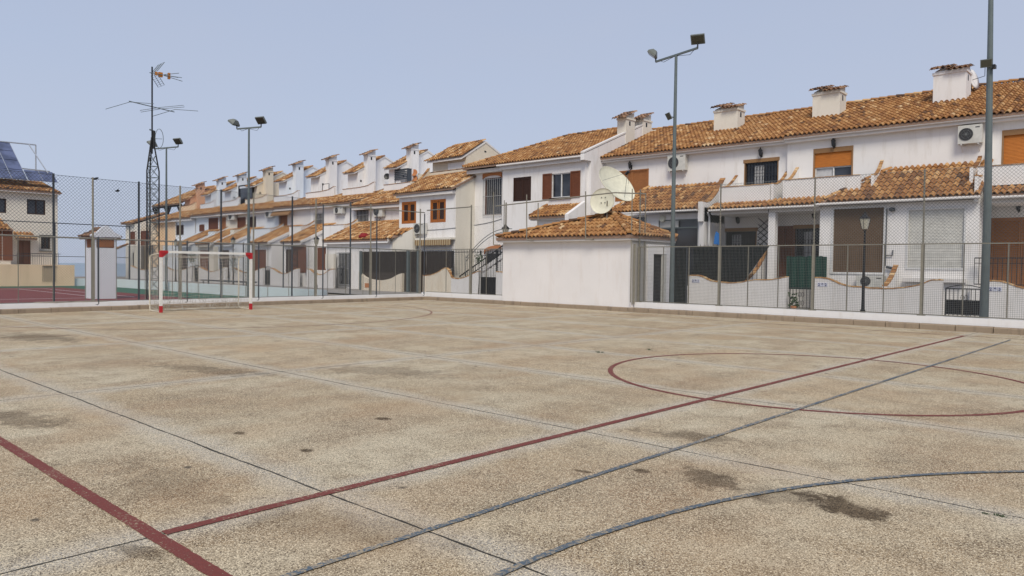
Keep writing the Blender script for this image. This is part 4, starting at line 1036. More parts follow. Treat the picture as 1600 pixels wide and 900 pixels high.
# bright cloths
m = MB(); x0_, x1_, z0_, z1_ = rect(1229, 401, 1291, 448, 30.6)
for i in range(24):
    xa = x0_ + (x1_ - x0_) * i / 24; xb = x0_ + (x1_ - x0_) * (i + 1) / 24; ya_ = 30.6 + .03 * math.sin(i * 1.3); yb_ = 30.6 + .03 * math.sin((i + 1) * 1.3)
    m.quad((xa, ya_, .9), (xb, yb_, .9), (xb, yb_, z1_ + .03 * math.sin(i + 1)), (xa, ya_, z1_ + .03 * math.sin(i)))
    m.quad((xb, yb_ + .02, .9), (xa, ya_ + .02, .9), (xa, ya_ + .02, z1_), (xb, yb_ + .02, z1_))
o = m.build('garden_screen', 'greennet'); o['label'] = 'dark green cloth screen hung behind the small iron gate'; o['category'] = 'screen'
m = MB(); a = PY(1177, 372, 29.9); 
a = PY(1119, 372, 29.75); m.prism([(a.x - .1, a.z - .25), (a.x + .14, a.z - .3), (a.x + .12, a.z + .2), (a.x + .0, a.z + .28), (a.x - .06, a.z + .1)], 'y', 29.72, 29.78); o = m.build('hung_cloth', 'bluecloth'); o['label'] = 'bright blue cloth hung above the dark shade net'; o['category'] = 'cloth'

# ================================================================== MIDDLE HOUSE
XR = -24.02; MF = 31.58
Mh = thing('terraced_house', 'white middle house with open brown shutters, twin chimneys and an arched barred window', 'house', (-28, MF, 0), 'two storey houses of the right row')
wA = rect(802.5, 278, 829.5, 313, MF); wB = rect(862, 272, 891, 307.5, MF); wC = rect(757.5, 279, 784, 335, 31.9)
m = MB(); xb_ = PY(785, 300, MF).x
body(m, xb_, XR, MF, 7.5, 37, 9.88, 42.5); front_wall(m, xb_, XR, 0, 7.48, MF, [wA, wB])
body(m, -32.64, xb_, 31.9, 7.4, 36.9, 9.5, 42); front_wall(m, -32.64, xb_ + .001, 0, 7.42, 31.9, [wC])
m.build('wall', 'white', Mh)
window(Mh, wA, MF, 'brown')
w = window(Mh, wB, MF, 'plain')
for a, b in ((rect(848, 275.6, 861.5, 309, MF - .04)), (rect(891.5, 271, 906, 306.5, MF - .04))) and ((rect(848, 275.6, 861.5, 309, MF - .04)[:2]), (rect(891.5, 271, 906, 306.5, MF - .04)[:2])):
    m = MB(); ringbox(m, a, b, wB[2] - .04, wB[3] + .04, MF - .06, MF - .015, .07); slats(m, a + .07, b - .07, wB[2] + .02, wB[3] - .02, MF - .02, .055); m.build('shutter', 'redbrown', w)
m = MB(); m.box(wB[0] - .08, wB[1] + .08, MF - .1, MF - .002, wB[2] - .08, wB[2] - .002); m.build('sill', 'brown', w)
window(Mh, wC, 31.9, 'bars', fm='redbrown')
def arch_band(parent, xa, xb, z, rise, th, Y, mat='brickarch', name='brick_arch', d=.08):
    m = MB(); pts = []; n = 12; cx_ = (xa + xb) / 2; hw = (xb - xa) / 2
    up = [(cx_ - (hw) * math.cos(math.pi * i / n), z + rise * math.sin(math.pi * i / n) + th) for i in range(n + 1)]
    dn = [(cx_ - (hw) * math.cos(math.pi * i / n), z + rise * math.sin(math.pi * i / n)) for i in range(n + 1)]
    for i in range(n):
        m.prism([dn[i], dn[i + 1], up[i + 1], up[i]], 'y', Y - d, Y - .004)
    return m.build(name, mat, parent)
arch_band(Mh, wC[0] - .12, wC[1] + .0, wC[3] - .06, .20, .28, 31.9)
eL = (-33.05, 31.25, 7.60); eR = (XR, 31.18, 7.62)
roof_part(Mh, [(eL, eR, (-29.5, 37, 9.92), (XR, 37, 9.92)), ((-33.05, 42, 7.6), eL, (-29.5, 37.1, 9.92), (-29.5, 37, 9.92))], [(Vector(eL) + Vector((0, 0, .08)), (-29.5, 37, 9.98)), ((-29.5, 37, 9.98), (-24.3, 37, 9.98))])
eave_box(Mh, xb_, XR - .1, 31.3, MF + .03, 7.28, 7.5); eave_box(Mh, -32.9, xb_ - .01, 31.45, 31.93, 7.25, 7.46)
m = MB(); m.tube([(xb_ - .1, 31.18, 7.5), (XR, 31.18, 7.5)], .055, 8); m.build('gutter', 'trim', Mh)
m = MB(); m.prism([(31.15, 7.3), (31.15, 7.62), (37, 10.0), (39.5, 9.1), (43, 7.4), (43, 0), (MF + .2, 0), (MF + .2, 7.3)], 'x', XR + .001, XR + .24); pw_ = m.build('party_wall', 'white', Mh)
m = MB(); m.prism([(31.15, 7.66), (31.15, 7.74), (37, 10.12), (37, 10.03)], 'x', XR + .0, XR + .26); m.build('coping', 'trim', pw_)
for (ya_, yb2, zt) in ((34.9, 35.75, PX(984, 186, -23.9).z), (36.6, 37.5, PX(1008, 188, -23.9).z)):
    chimney(Mh, -24.35, -23.75, ya_, yb2, 8.5, zt, two=False)
m = MB(); m.box(-23.77, -23.5, 37.6, 38.6, 8.6, 9.75); m.build('parapet', 'cream2', Mh)
# little tiled lean-to
lx0, lx1 = PY(827, 341, 30.2).x, PY(884, 336, 30.2).x
roof_part(Mh, [((lx0, 30.15, 4.33), (lx1, 30.15, 4.36), (PY(860, 324, MF).x - .3, MF, 5.05), (lx1, MF, 5.05))], [((lx0 + .05, 30.2, 4.42), (PY(860, 324, MF).x - .25, MF, 5.1))], name='porch_roof', course=.33)
m = MB(); m.box(lx0 + .3, lx1 + .02, 30.5, MF - .01, 0, 4.2); m.prism([(30.1, 0), (30.1, 4.42), (MF - .01, 5.2), (MF - .01, 0)], 'x', lx1 + .022, lx1 + .25); m.build('porch_wall', 'white', Mh); eave_box(Mh, lx0 + .05, lx1, 30.22, 30.5, 4.18, 4.27)
# lower arch and stairs
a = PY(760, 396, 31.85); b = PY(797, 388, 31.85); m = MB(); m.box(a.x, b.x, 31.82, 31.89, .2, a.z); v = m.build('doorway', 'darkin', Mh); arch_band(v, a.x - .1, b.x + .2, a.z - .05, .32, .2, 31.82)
st = thing('staircase', 'white outdoor stair with dark railings climbing right behind the spiked fence', 'stairs', (-30, 31, 0))
sA = PY(722, 441, 31.1); sB = PY(803, 384, 31.1); m = MB(); k = 12; pts = [(sA.x, .06)]
for i in range(k): f = i / k; x_ = sA.x + (sB.x - sA.x) * f; z_ = sA.z - .55 + (sB.z - sA.z) * (i + 1) / k; pts += [(x_, z_), (sA.x + (sB.x - sA.x) * (i + 1) / k, z_)]
pts += [(sB.x, .06)]; m.prism(pts, 'y', 30.75, 31.55); m.build('steps', 'white', st)
m = MB(); m.beam((sA.x, 30.72, sA.z - .32), (sB.x, 30.72, sB.z - .32), .06, .22); m.build('stringer', 'white', st)
m = MB(); m.beam((sA.x, 30.7, sA.z + .25), (sB.x, 30.7, sB.z + .25), .05, .06); m.beam((sA.x, 30.7, sA.z - .1), (sB.x, 30.7, sB.z - .1), .04, .04)
for i in range(26): f = i / 25; x_ = sA.x + (sB.x - sA.x) * f; z_ = sA.z + (sB.z - sA.z) * f; m.box(x_ - .011, x_ + .011, 30.69, 30.71, z_ - .2, z_ + .25)
m.build('handrail', 'iron', st)
# arched pipe pergola over the gate
t = thing('gate_arch', 'thin grey iron arch over the gate left of the shed', 'arch', (-30, 29.6, .1)); m = MB()
g0 = PY(728, 400, 29.7); g1 = PY(800, 366, 29.7)
for k_, dz in ((0, 0), (1, -.17)):
    pts = [(g0.x + (g1.x - g0.x) * f / 10, 29.7, g0.z - .15 + dz + (PY(790, 362, 29.7).z - g0.z + .3) * math.sin(math.pi / 2 * min(1, f / 8.5)) ** .9) for f in range(11)]
    m.tube(pts, .02, 5)
m.tube([(g0.x, 29.7, .1), (g0.x, 29.7, g0.z + .0)], .025, 6); m.build('arch_pipe', 'pole', t)

# ================================================================== LEFT ROW
TS = .26; TM = .56
LF = 30.35; LX0, LX1 = -37.95, -32.66
Lh = thing('terraced_house', 'white house with two orange framed shutters and a cream side wall', 'house', (-35.3, LF, 0), 'houses of the left row')
w1 = rect(628, 316, 650, 348.7, LF); w2 = rect(672.8, 312.4, 696.4, 346.8, LF)
m = MB(); front_wall(m, LX0, LX1, 0, 6.25, LF, [w1, w2]); m.prism([(LF + .16, 0), (LF + .16, 6.2), (32.9, 7.55), (32.9, 0)], 'x', LX0, LX1 - .002); m.box(LX0, LX1 - .01, 32.9, 41, 0, 7.3); m.build('wall', 'white', Lh)
m = MB(); m.prism([(LF + .001, 0), (LF + .001, 6.5), (32.6, 7.6), (32.6, 0)], 'x', LX1 - .001, LX1 + .03); m.build('gable_wall', 'cream2', Lh)
window(Lh, w1, LF, 'orange'); window(Lh, w2, LF, 'orange')
roof_part(Lh, [((LX0 - .2, 30.0, 6.22), (LX1 + .12, 30.0, 6.30), (LX0 - .2, 33.0, 7.62), (LX1 + .12, 33.0, 7.72))], course=.34)
eave_box(Lh, LX0, LX1, 30.08, LF + .03, 5.98, 6.15)
m = MB(); m.box(PY(740, 262, 33.1).x - 5.4, -33.2, 33.1, 33.3, 7.2, 7.9); p_ = m.build('roof_parapet', 'cream', Lh)
coping_strip([(-38.6, 7.9), (-33.2, 7.95)], .24, 33.2, 'tile_dark', p_, t=.04)
side_curl(Lh, -38.3, 31.6, 33.1, 7.2, 8.2, .2, 'cream')
# stair tower helper, used by every house of this row
KS = 1.054
def SY(y): return y * KS
def tower(parent, X, w, mat, dz=0., roofmat='tile_far'):
    SZ = lambda z: 1.62 + (z - 1.62) * KS + dz
    y0_, ye, yr, yb2 = SY(33.9), SY(33.5), SY(36.4), SY(38.4)
    m = MB(); m.prism([(y0_, 6.8), (y0_, SZ(8.95)), (yr, SZ(10.33)), (yb2, SZ(9.55)), (yb2, 6.8)], 'x', X - w, X)
    o = m.build('stair_tower', mat, parent)
    m = MB(); tiles(m, (X - w - .15, ye, SZ(8.86)), (X + .1, ye, SZ(8.86)), (X - w - .15, yr, SZ(10.45)), (X + .1, yr, SZ(10.45)), course=.34)
    m.build('tower_roof', roofmat, o)
    m = MB(); m.prism([(ye + .04, SZ(8.76)), (ye + .04, SZ(8.86)), (yr, SZ(10.43)), (yb2 + .1, SZ(9.62)), (yb2 + .1, SZ(9.5)), (yr, SZ(10.31))], 'x', X - w - .1, X + .05); m.build('roof_edge', 'trim' if mat != 'salmon' else 'salmon', o)
    m = MB(); m.box(X + .001, X + .006, SY(34.1), SY(34.24), SZ(8.2), SZ(8.36)); m.build('vent_hole', 'black', o)
    chimney(parent, X - .05, X + .5, SY(34.45), SY(35.2), 6.9, SZ(10.3), mat, two=False)
    return o
# nearest tower is wider and cream
X = -35.35
m = MB(); m.prism([(33.75, 7.2), (33.75, 8.85), (35.45, 9.98), (37.6, 9.05), (37.6, 7.2)], 'x', X - 3.3, X); o = m.build('stair_tower', 'cream', Lh)
m = MB(); tiles(m, (X - 3.6, 33.25, 8.72), (X + .08, 33.25, 8.80), (X - 3.0, 35.5, 10.08), (X + .12, 35.5, 10.12), course=.33); m.build('tower_roof', 'tile', o)
m = MB(); m.prism([(33.3, 8.6), (33.3, 8.7), (35.5, 10.05), (37.9, 9.02), (37.9, 8.9), (35.5, 9.93)], 'x', X - 3.4, X + .04); m.build('roof_edge', 'trim', o)
for yy, zz, ww, hh in ((34.5, 9.35, .18, .1), (35.4, 9.3, .18, .1), (36.35, 8.35, .3, .5)): m = MB().box(X + .001, X + .01, yy, yy + ww, zz, zz + hh); m.build('vent_hole', 'black', o)
m = MB(); m.box(X - 1.7, X - .15, 33.70, 33.748, 7.4, 8.5); m.build('recess', 'white', o)
ac_unit(646, 349, 662, 365, LF, 'air conditioner on the wall between the two orange framed shutters')
aw = thing('awning', 'rolled striped cream and brown awning under the orange shutters', 'awning', (-34, LF, 3.5)); a = rect(649, 374, 705, 379, LF - .35); m = MB(); m.box(a[0], a[1], LF - .38, LF - .005, a[3] - .05, a[3] + .07); m.build('cassette', 'cream2', aw)
m = MB(); n = 24
for i in range(n):
    xa = a[0] + (a[1] - a[0]) * i / n; xb2 = a[0] + (a[1] - a[0]) * (i + 1) / n; zz = a[3] - .36 - .04 * abs(math.sin(i * 1.1))
    m.prism([(xa, zz), (xb2, zz), (xb2, a[3] - .05), (xa, a[3] - .05)], 'y', LF - .40, LF - .385)
m.build('valance', 'awning', aw)

# the houses farther along: chimney columns give their places
cpx = [(645, 225), (578, 235), (518, 243), (466, 252), (419, 261), (378, 270), (346, 277), (313, 285)]
tx = [PY(a, b + 18, 36.7).x for a, b in cpx]; tz = [PY(a, b, 36.7).z for a, b in cpx]
tm = ['white', 'white', 'white', 'white2', 'cream', 'white2', 'white2', 'salmon']
lab = ['white house with a barred white window and slatted rack on its terrace',
       'white house with a blue framed upper window and a small air conditioner',
       'white house with a bright orange shutter door under a rolled awning',
       'white house with pale bluish stair tower, neighbour of the cream tower',
       'house with a cream stair tower and a tall cream chimney',
       'white house with a dark glazed roof terrace behind the right goal post',
       'pale blue towered house left of the glazed roof terrace',
       'salmon towered house with a timber pergola on its roof']
HL = []; fY = 32.7
WPX = [((552.7, 321, 575.7, 352), 'bars'), ((487, 333, 505, 353), 'bars'), ((433.5, 335, 449, 356), 'door'), ((371, 340, 384, 359), 'redbrown'), ((385, 339, 400, 355), 'brown'),
       ((326, 341, 341, 361), 'redbrown'), ((342.5, 340, 353, 358), 'door'), ((311.5, 351, 319.5, 361.5), 'redbrown'), ((275.5, 352, 287, 367), 'brown')]
WR = [(rect(*p, fY), s_) for p, s_ in WPX]
PORCH = [PY(a, 378, 29.8).x for a in (507, 441, 393, 338, 308, 276)]
for i in range(8):
    xr = LX0 - .005 if i == 0 else HL[-1][1] - .005
    xl = tx[i] - .25 - 1.45
    t = thing('terraced_house', lab[i], 'house', ((xl + xr) / 2, fY, 0), 'houses of the left row'); HL.append((xr, xl, t))
    dz = tz[i] - (1.62 + (10.66 - 1.62) * KS)
    ops = [(o, s_) for o, s_ in WR if xl < (o[0] + o[1]) / 2 < xr]
    ops = [((max(o[0], xl + .05), min(o[1], xr - .05), o[2], o[3]), s_) for o, s_ in ops]
    ez_ = 6.0 if i == 0 else (6.36 if i < 6 else 6.15)
    m = MB(); front_wall(m, xl, xr, 0, ez_ - .12, fY, [o[0] for o in ops]); m.prism([(fY + .16, 0), (fY + .16, ez_ - .14), (35.2, 7.14), (42, 7.14), (42, 0)], 'x', xl, xr)
    wm = 'white' if i not in (3, 5, 6) else 'white2'
    if i == 7: wm = 'beige'
    if i == 4: wm = 'cream2'
    m.build('wall', wm, t)
    for o in ops: window(t, o[0], fY, o[1])
    st_ = .05 * (i % 2)
    roof_part(t, [((xl, 32.2, ez_ - st_), (xr, 32.2, ez_ - st_), (xl, 35.2, 7.27 - st_), (xr, 35.2, 7.27 - st_)), ((xr - 1.1, 35.15, 7.26), (xr, 35.15, 7.26), (xr - .5, 37.0, 7.95), (xr, 37.0, 7.95))], mat='tile_far' if i > 1 else 'tile', course=.36)
    eave_box(t, xl + .01, xr - .01, 32.28, fY + .03, ez_ - .3, ez_ - .12 - st_)
    m = MB(); xq = xr - 1.1; pts = [(xl + .1, 7.78), (xl + (xq - xl) * .55, 7.80), (xl + (xq - xl) * .82, 7.88), (xq, 8.10)]
    m.prism([(xl + .1, 7.0)] + pts + [(xq, 7.3)], 'y', 35.2, 35.36); pp = m.build('roof_parapet', wm, t); coping_strip(pts, .22, 35.28, 'tile_dark', pp, t=.04)
    tower(t, tx[i] - .25, 1.4, tm[i], dz)
    # ground floor: sloping roofed porches with a balcony parapet in the gaps between them
    segs = sorted([(p, p + (2.8 if j else 7.35)) for j, p in enumerate(PORCH)])
    m = MB(); m.box(xl + .01, xr - .01, 31.45, fY - .01, 0, 3.4); m.build('ground_floor', wm, t)
    for j, (p0, p1) in enumerate(segs):
        if not (xl < p0 + .8 < xr): continue
        roof_part(t, [((p0, 29.62, 3.34), (p1, 29.62, 3.36), (p0, fY - .02, 4.80), (p1, fY - .02, 4.80))], name='porch_roof', mat='tile_far', course=.34)
        m = MB(); m.prism([(29.95, 0), (29.95, 3.38), (fY - .02, 4.66), (fY - .02, 0)], 'x', p0 + .05, p1 + .05); m.box(p0, p1 + .02, 29.66, 29.94, 3.12, 3.27); m.build('porch_wall', wm, t)
        m = MB(); m.prism([(29.6, 3.2), (29.6, 3.40), (fY - .02, 4.84), (fY - .02, 4.6)], 'x', p1 + .051, p1 + .13); m.build('roof_edge', 'trim', t)
        if p1 - p0 < 4:
            xx = p0 + .45; m = MB(); slats(m, xx, xx + 1.5, .5, 2.75, 29.93, .07); ringbox(m, xx - .06, xx + 1.56, .45, 2.8, 29.89, 29.945, .07); m.build('door', 'redbrown' if j % 2 else 'brown', t)
        nx = segs[j + 1][0] if j + 1 < len(segs) else None
        if nx and nx - p1 > .6:
            z1b = 4.58 + .06 * (j % 2); m = MB(); m.box(p1 + .14, nx - .02, 31.4, 31.54, 3.25, z1b); m.box(p1 + .14, nx - .02, 31.54, fY - .02, 3.3, 3.42); bp = m.build('balcony', wm, t)
            coping_strip([(p1 + .14, z1b), (nx - .02, z1b)], .2, 31.47, 'tile_dark', bp, t=.03); side_curl(bp, nx - .1, 31.45, fY - .02, z1b, z1b + .5, .14, wm)
            if nx - p1 > 1.6:
                xx = (p1 + nx) / 2 - .3; m = MB(); grille(m, xx, xx + .6, 1.6, 2.3, 31.38, .11, scroll=False); ringbox(m, xx - .04, xx + .64, 1.56, 2.34, 31.40, 31.44, .04); w_ = m.build('window', 'iron', t); m = MB().box(xx, xx + .6, 31.42, 31.448, 1.6, 2.3); m.build('pane', 'glass', w_)
    m = MB(); m.tube([(xl + .3, fY - .06, ez_ - .3), (xl + .3, fY - .06, 4.6)], .035, 6); m.build('downpipe', 'greywall', t)
m = MB(); roof_part(Lh, [((-38.25, 29.62, 3.40), (-38.1, 29.62, 3.40), (-38.25, 30.34, 4.05), (-36.1, 30.34, 4.0))], name='porch_roof', course=.36)
m = MB(); m.prism([(-38.05, 2.4), (-38.05, 3.35), (-36.05, 3.98), (-36.05, 2.4)], 'y', 29.9, 30.34); m.build('porch_wall', 'cream2', Lh)
# long dark table on the street beyond the goal
a = PY(318, 437, 26.5); c_ = PY(394, 434, 26.5); t = thing('garden_table', 'long dark table on the street, seen through the goal net', 'table', ((a.x + c_.x) / 2, 26.5, .05))
m = MB().box(a.x, c_.x, 26.2, 26.9, a.z - .08, a.z + .02); m.build('table_top', 'darkpost', t)
for xx in (a.x + .3, c_.x - .6): m = MB(); m.box(xx, xx + .08, 26.3, 26.38, .05, a.z - .08); m.box(xx, xx + .08, 26.7, 26.78, .05, a.z - .08); m.box(xx, xx + .08, 26.38, 26.7, .3, .36); m.build('leg', 'darkpost', t)
# fittings on those houses
for a in ((583, 321, 597, 338, 32.7, 'air conditioner right of the white barred window on the left row'), (521, 324, 535, 333, 32.7, 'small air conditioner right of the blue framed window'),
          (414, 328, 424, 339, 32.7, 'air conditioner left of the rolled awning over the orange door'), (356, 331, 366, 343, 32.7, 'farthest air conditioner, left of the lamp pole at the goal')): ac_unit(*a)
a = rect(424, 326, 452, 336, 32.2); aw = thing('awning', 'closed brown awning above the orange shutter door on the left row', 'awning', ((a[0] + a[1]) / 2, 32.6, a[2])); m = MB(); m.prism([(32.1, a[2]), (32.69, a[3] - .1), (32.69, a[3]), (32.1, a[2] + .12)], 'x', a[0], a[1]); m.build('canopy', 'tanwood', aw)
# red parasol on the porch roof
c_ = PY(569, 366, 30.0); m = MB(); m.smooth = True; m.lathe((c_.x, 30., c_.z - .25), [(.0, .34), (.2, .31), (.36, .15), (.38, 0)], n=14); o = m.build('rooftop_cover', 'redcloth'); o['label'] = 'round red cloth cover on the tiled porch roof'; o['category'] = 'cover'
# round dishes on the tower of the first house
for k_, (px, py, mt_) in enumerate(((647, 270, 'brickarch'), (647, 279, 'brickarch'), (654, 277, 'lampgrey'), (605, 276, 'black'))):
    Xf = tx[0] - .25 if k_ < 3 else tx[0] + .6
    Xf = tx[0] + .3; p_ = PX(px, py, Xf) if k_ < 3 else PX(px, py, tx[1] + .3)
    t = thing('satellite_dish', ['small rusty red dish, upper of the pair on the white stair tower wall', 'small rusty red dish, lower of the pair on the white stair tower wall', 'small grey dish right of the two red dishes', 'small dark dish on the second white stair tower'][k_], 'satellite dish', tuple(p_), 'small dishes on the stair towers')
    m = MB(); m.lathe(p_, [(.03, -.05), (.18, 0), (.27, .05), (.27, .06), (.03, 0)], (.6, -.8, .25), 14); m.build('reflector', mt_, t); m = MB(); m.tube([p_, p_ + Vector((-.45, .1, -.2))], .02, 5); m.build('arm', 'black', t)
# terrace boxes
c_ = PY(625, 275, 35.6); m = MB()
for k_ in range(6): m.box(c_.x - .75, c_.x + .75, 35.65, 35.7, c_.z - .25 + k_ * .13, c_.z - .17 + k_ * .13)
for xx in (-.75, .7): m.box(c_.x + xx, c_.x + xx + .05, 35.7, 36.1, c_.z - .6, c_.z + .5)
m.box(c_.x - .78, c_.x + .78, 35.7, 36.1, c_.z + .5, c_.z + .54); o = m.build('slatted_rack', 'darkpost'); o['label'] = 'dark slatted metal rack on the roof terrace beside the red dishes'; o['category'] = 'rack'
a = rect(504, 288, 514, 298, 35.3); m = MB(); m.tube([(a[0], 35.3, a[2] - .3), (a[0], 35.3, a[3]), (a[1], 35.3, a[3]), (a[1], 35.3, a[2] - .3)], .03, 5); o = m.build('terrace_frame', 'black'); o['label'] = 'small black square frame on the parapet of the left row'; o['category'] = 'frame'
# glazed terrace enclosure (house 6)
a = rect(374, 290, 395, 312, 35.6); t6 = HL[5][2]; m = MB(); m.box(a[0], a[1], 35.6, 36.5, 7.2, a[3] - .3); g_ = m.build('terrace_glazing', 'glass', t6)
m = MB(); ringbox(m, a[0] - .06, a[1] + .06, 7.2, a[3], 35.52, 35.59, .12); m.build('frame', 'black', g_)
# pergola on the salmon house
t8 = HL[7][2]; x1_ = tx[7] - 1.9; x0_ = x1_ - 7.2; PE = 35.2
roof_part(t8, [((x0_, PE, 8.15), (x1_, PE, 8.15), (x0_ + 2.2, 39.6, 10.45), (x1_, 39.6, 10.45))], name='pergola_roof', mat='tile_far')
m = MB()
for xx in (x0_ + .4, (x0_ + x1_) / 2, x1_ - .2):
    m.box(xx - .12, xx + .12, PE + .2, PE + .44, 6.8, 8.05); m.beam((xx, PE + .3, 7.1), (xx + .9, PE + .3, 8.0), .14, .14); m.beam((xx, PE + .3, 7.1), (xx - .9, PE + .3, 8.0), .14, .14)
m.beam((x0_ - .4, PE + .3, 8.0), (x1_, PE + .3, 8.0), .18, .22); m.beam((x1_ - .2, PE + .3, 7.1), (x1_ - .2, 39.4, 7.1), .14, .16)
for f in range(3): m.beam((x1_ - .2, PE + .6 + f * 1.4, 7.1), (x1_ - .2, PE + 1.6 + f * 1.4, 8.4 + f * .6), .14, .14); m.box(x1_ - .3, x1_ - .1, PE + 1.5 + f * 1.4, PE + 1.66 + f * 1.4, 7.0, 8.5 + f * .65)
m.build('pergola_timber', 'pergola', t8)
# last house at the sea end
xe1 = HL[7][1] - .02; xe0 = PY(190, 348, 30.3).x
te = thing('terraced_house', 'last pale house of the left row with two brown shuttered windows, nearest the sea', 'house', ((xe0 + xe1) / 2, 30.4, 0), 'houses of the left row')
ow = [rect(204, 362, 213, 382, 30.6), rect(220, 361, 232, 383, 30.6)]; m = MB(); front_wall(m, xe0 + .3, xe1, 0, 5.7, 30.6, ow); m.prism([(30.76, 0), (30.76, 5.7), (33.6, 6.8), (38, 5.7), (38, 0)], 'x', xe0 + .3, xe1); m.build('wall', 'cream2', te)
for o_ in ow: window(te, o_, 30.6, 'redbrown')
roof_part(te, [((xe0, 30.2, 5.78), (xe1, 30.2, 5.78), (xe0 + 2.2, 33.8, 7.05), (xe1, 33.8, 7.05)), ((xe0, 38, 5.78), (xe0, 30.2, 5.78), (xe0 + 2.2, 33.9, 7.05), (xe0 + 2.2, 33.8, 7.05))], mat='tile_far')
a = rect(186, 405, 235, 440, 28.6); m = MB(); roof_part(te, [((xe0 + 2, 28.3, 2.8), (xe1, 28.3, 2.8), (xe0 + 3, 30.58, 3.9), (xe1, 30.58, 3.9))], name='porch_roof', mat='tile_far')
m = MB(); 
for xx in (xe0 + 2.2, (xe0 + xe1) / 2 + .8, xe1 - .2): m.box(xx - .12, xx + .12, 28.5, 28.74, 0, 2.7)
m.build('porch_column', 'cream2', te)
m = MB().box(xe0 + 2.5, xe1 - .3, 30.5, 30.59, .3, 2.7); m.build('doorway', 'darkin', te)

# ================================================================== GARDEN WALLS, GATES, SCREENS
GY = 29.5
def wavy(pts, label, mat='garden', cop=True, y=GY, n=5, num=None, base=0.05, npx=None):
    p = smooth_pts(pts, n); t = thing('garden_wall', label, 'wall', ((p[0][0] + p[-1][0]) / 2, y, base))
    m = MB()
    for a, b in zip(p[:-1], p[1:]): m.quad((a[0], y - .1, base), (b[0], y - .1, base), (b[0], y - .1, b[1]), (a[0], y - .1, a[1])); m.quad((b[0], y + .1, base), (a[0], y + .1, base), (a[0], y + .1, a[1]), (b[0], y + .1, b[1])); m.quad((a[0], y - .1, a[1]), (b[0], y - .1, b[1]), (b[0], y + .1, b[1]), (a[0], y + .1, a[1]))
    for q in (p[0], p[-1]): m.quad((q[0], y - .1, base), (q[0], y + .1, base), (q[0], y + .1, q[1]), (q[0], y - .1, q[1]))
    m.build('wall', mat, t)
    if cop: coping_strip(p, .23, y, 'tile', t, t=.04)
    if num:
        w_ = .115; q = PY(npx[0], npx[1], y - .11)
        for i, ch in enumerate(num):
            x0 = q.x + i * (w_ + .012); m = MB().box(x0, x0 + w_, y - .112, y - .1, q.z - .15, q.z); pt = m.build('number_tile', 'whitetile', t)
            cu = bpy.data.curves.new('digit', 'FONT'); cu.body = ch; cu.size = .135; cu.align_x = 'CENTER'; cu.extrude = .001; cu.offset = .004
            ob = bpy.data.objects.new('digit', cu); COL.objects.link(ob); dg = bpy.context.evaluated_depsgraph_get(); me = bpy.data.meshes.new_from_object(ob.evaluated_get(dg)); COL.objects.unlink(ob); bpy.data.objects.remove(ob)
            d_ = bpy.data.objects.new('digit', me); COL.objects.link(d_); d_.parent = pt; me.materials.clear(); me.materials.append(M['bluetile']); me.transform(Matrix.Rotation(math.pi / 2, 4, 'X')); d_.location = Vector((x0 + w_ / 2, y - .114, q.z - .125)) - W[pt.name]
    return t
wavy([(-16.62, 1.36), (-16.1, 1.38), (-15.5, 1.17), (-14.8, 1.1), (-14.2, 1.13), (-13.6, 1.24), (-12.9, 1.27), (-12.2, 1.4)], 'wavy white garden wall with number 291 under the dark shade net', num='291', npx=(1081, 436))
wavy([(-11.12, 1.38), (-10.6, 1.35), (-10.0, 1.12), (-9.3, 1.05), (-8.6, 1.03), (-8.0, 1.07), (-7.4, 1.2), (-7.05, 1.36), (-6.68, 1.38)], 'wavy white garden wall with number 292 before the brown lattice porch', num='292', npx=(1277.5, 441.5))
wavy([(-5.32, 1.38), (-4.9, 1.36), (-4.3, 1.16), (-3.4, 1.08), (-2, 1.2), (1.5, 1.35)], 'wavy white garden wall with number 293 right of the thick lamp pole', num='293', npx=(1545, 448))
wavy([(-40.95, 1.25), (-40.4, .95), (-39.7, .78), (-38.6, .72), (-37.6, .85), (-36.9, 1.1), (-36.45, 1.2)], 'stained cream garden wall with a small brick vent under the reed screen', 'gardencream', False)
wavy([(-34.45, 1.08), (-33.8, 1.12), (-33.1, 1.3), (-32.5, 1.55), (-32.15, 1.35), (-31.95, 1.05)], 'cream garden wall rising to a peak at the right end of the reed screen', 'gardencream', True)
wavy([(-31.95, 1.0), (-31.3, .95), (-30.6, 1.1), (-29.9, 1.35), (-29.65, 1.4)], 'white garden wall under the spiked fence left of the dark gate')
wavy([(-28.35, 1.38), (-27.9, 1.36), (-27.2, 1.15), (-26.2, 1.1), (-23, 1.2)], 'white garden wall between the dark gate and the shed')
for i, (a, b) in enumerate(((-47.2, -43.9), (-52.3, -48.4), (-58.5, -53.4), (-64.5, -59.5), (-72., -65.6), (-80, -73.))):
    L_ = b - a
    wavy([(a, 1.33), (a + .4, 1.3), (a + L_ * .35, 1.0), (a + L_ * .6, .98), (b - .4, 1.3), (b, 1.36)], ['white garden wall left of the arched dark gate on the left row', 'white garden wall before the brown door, seen through the left fence', 'white garden wall seen just right of the goal', 'white garden wall seen through the right half of the goal', 'white garden wall seen through the left half of the goal', 'farthest white garden wall, left of the goal'][i], 'garden')
# coped side walls running back to the houses
for x, y1, z1, lb in ((-14.12, 32.2, 2.95, 'steep tile coped side wall beside the dark shade net'), (-8.62, 30.95, 1.9, 'short tile coped side wall under the lattice screen')):
    pts = smooth_pts([(29.62, 1.12), (29.62 + (y1 - 29.62) * .5, 1.12 + (z1 - 1.12) * .36), (y1, z1)], 5); m = MB(); m.prism([(29.62, .05)] + pts + [(y1, .05)], 'x', x - .08, x + .08)
    t = thing('side_wall', lb, 'wall', (x, 30.5, .05)); m.build('wall', 'white', t); coping_x(pts, x, .17, t, t=.045)
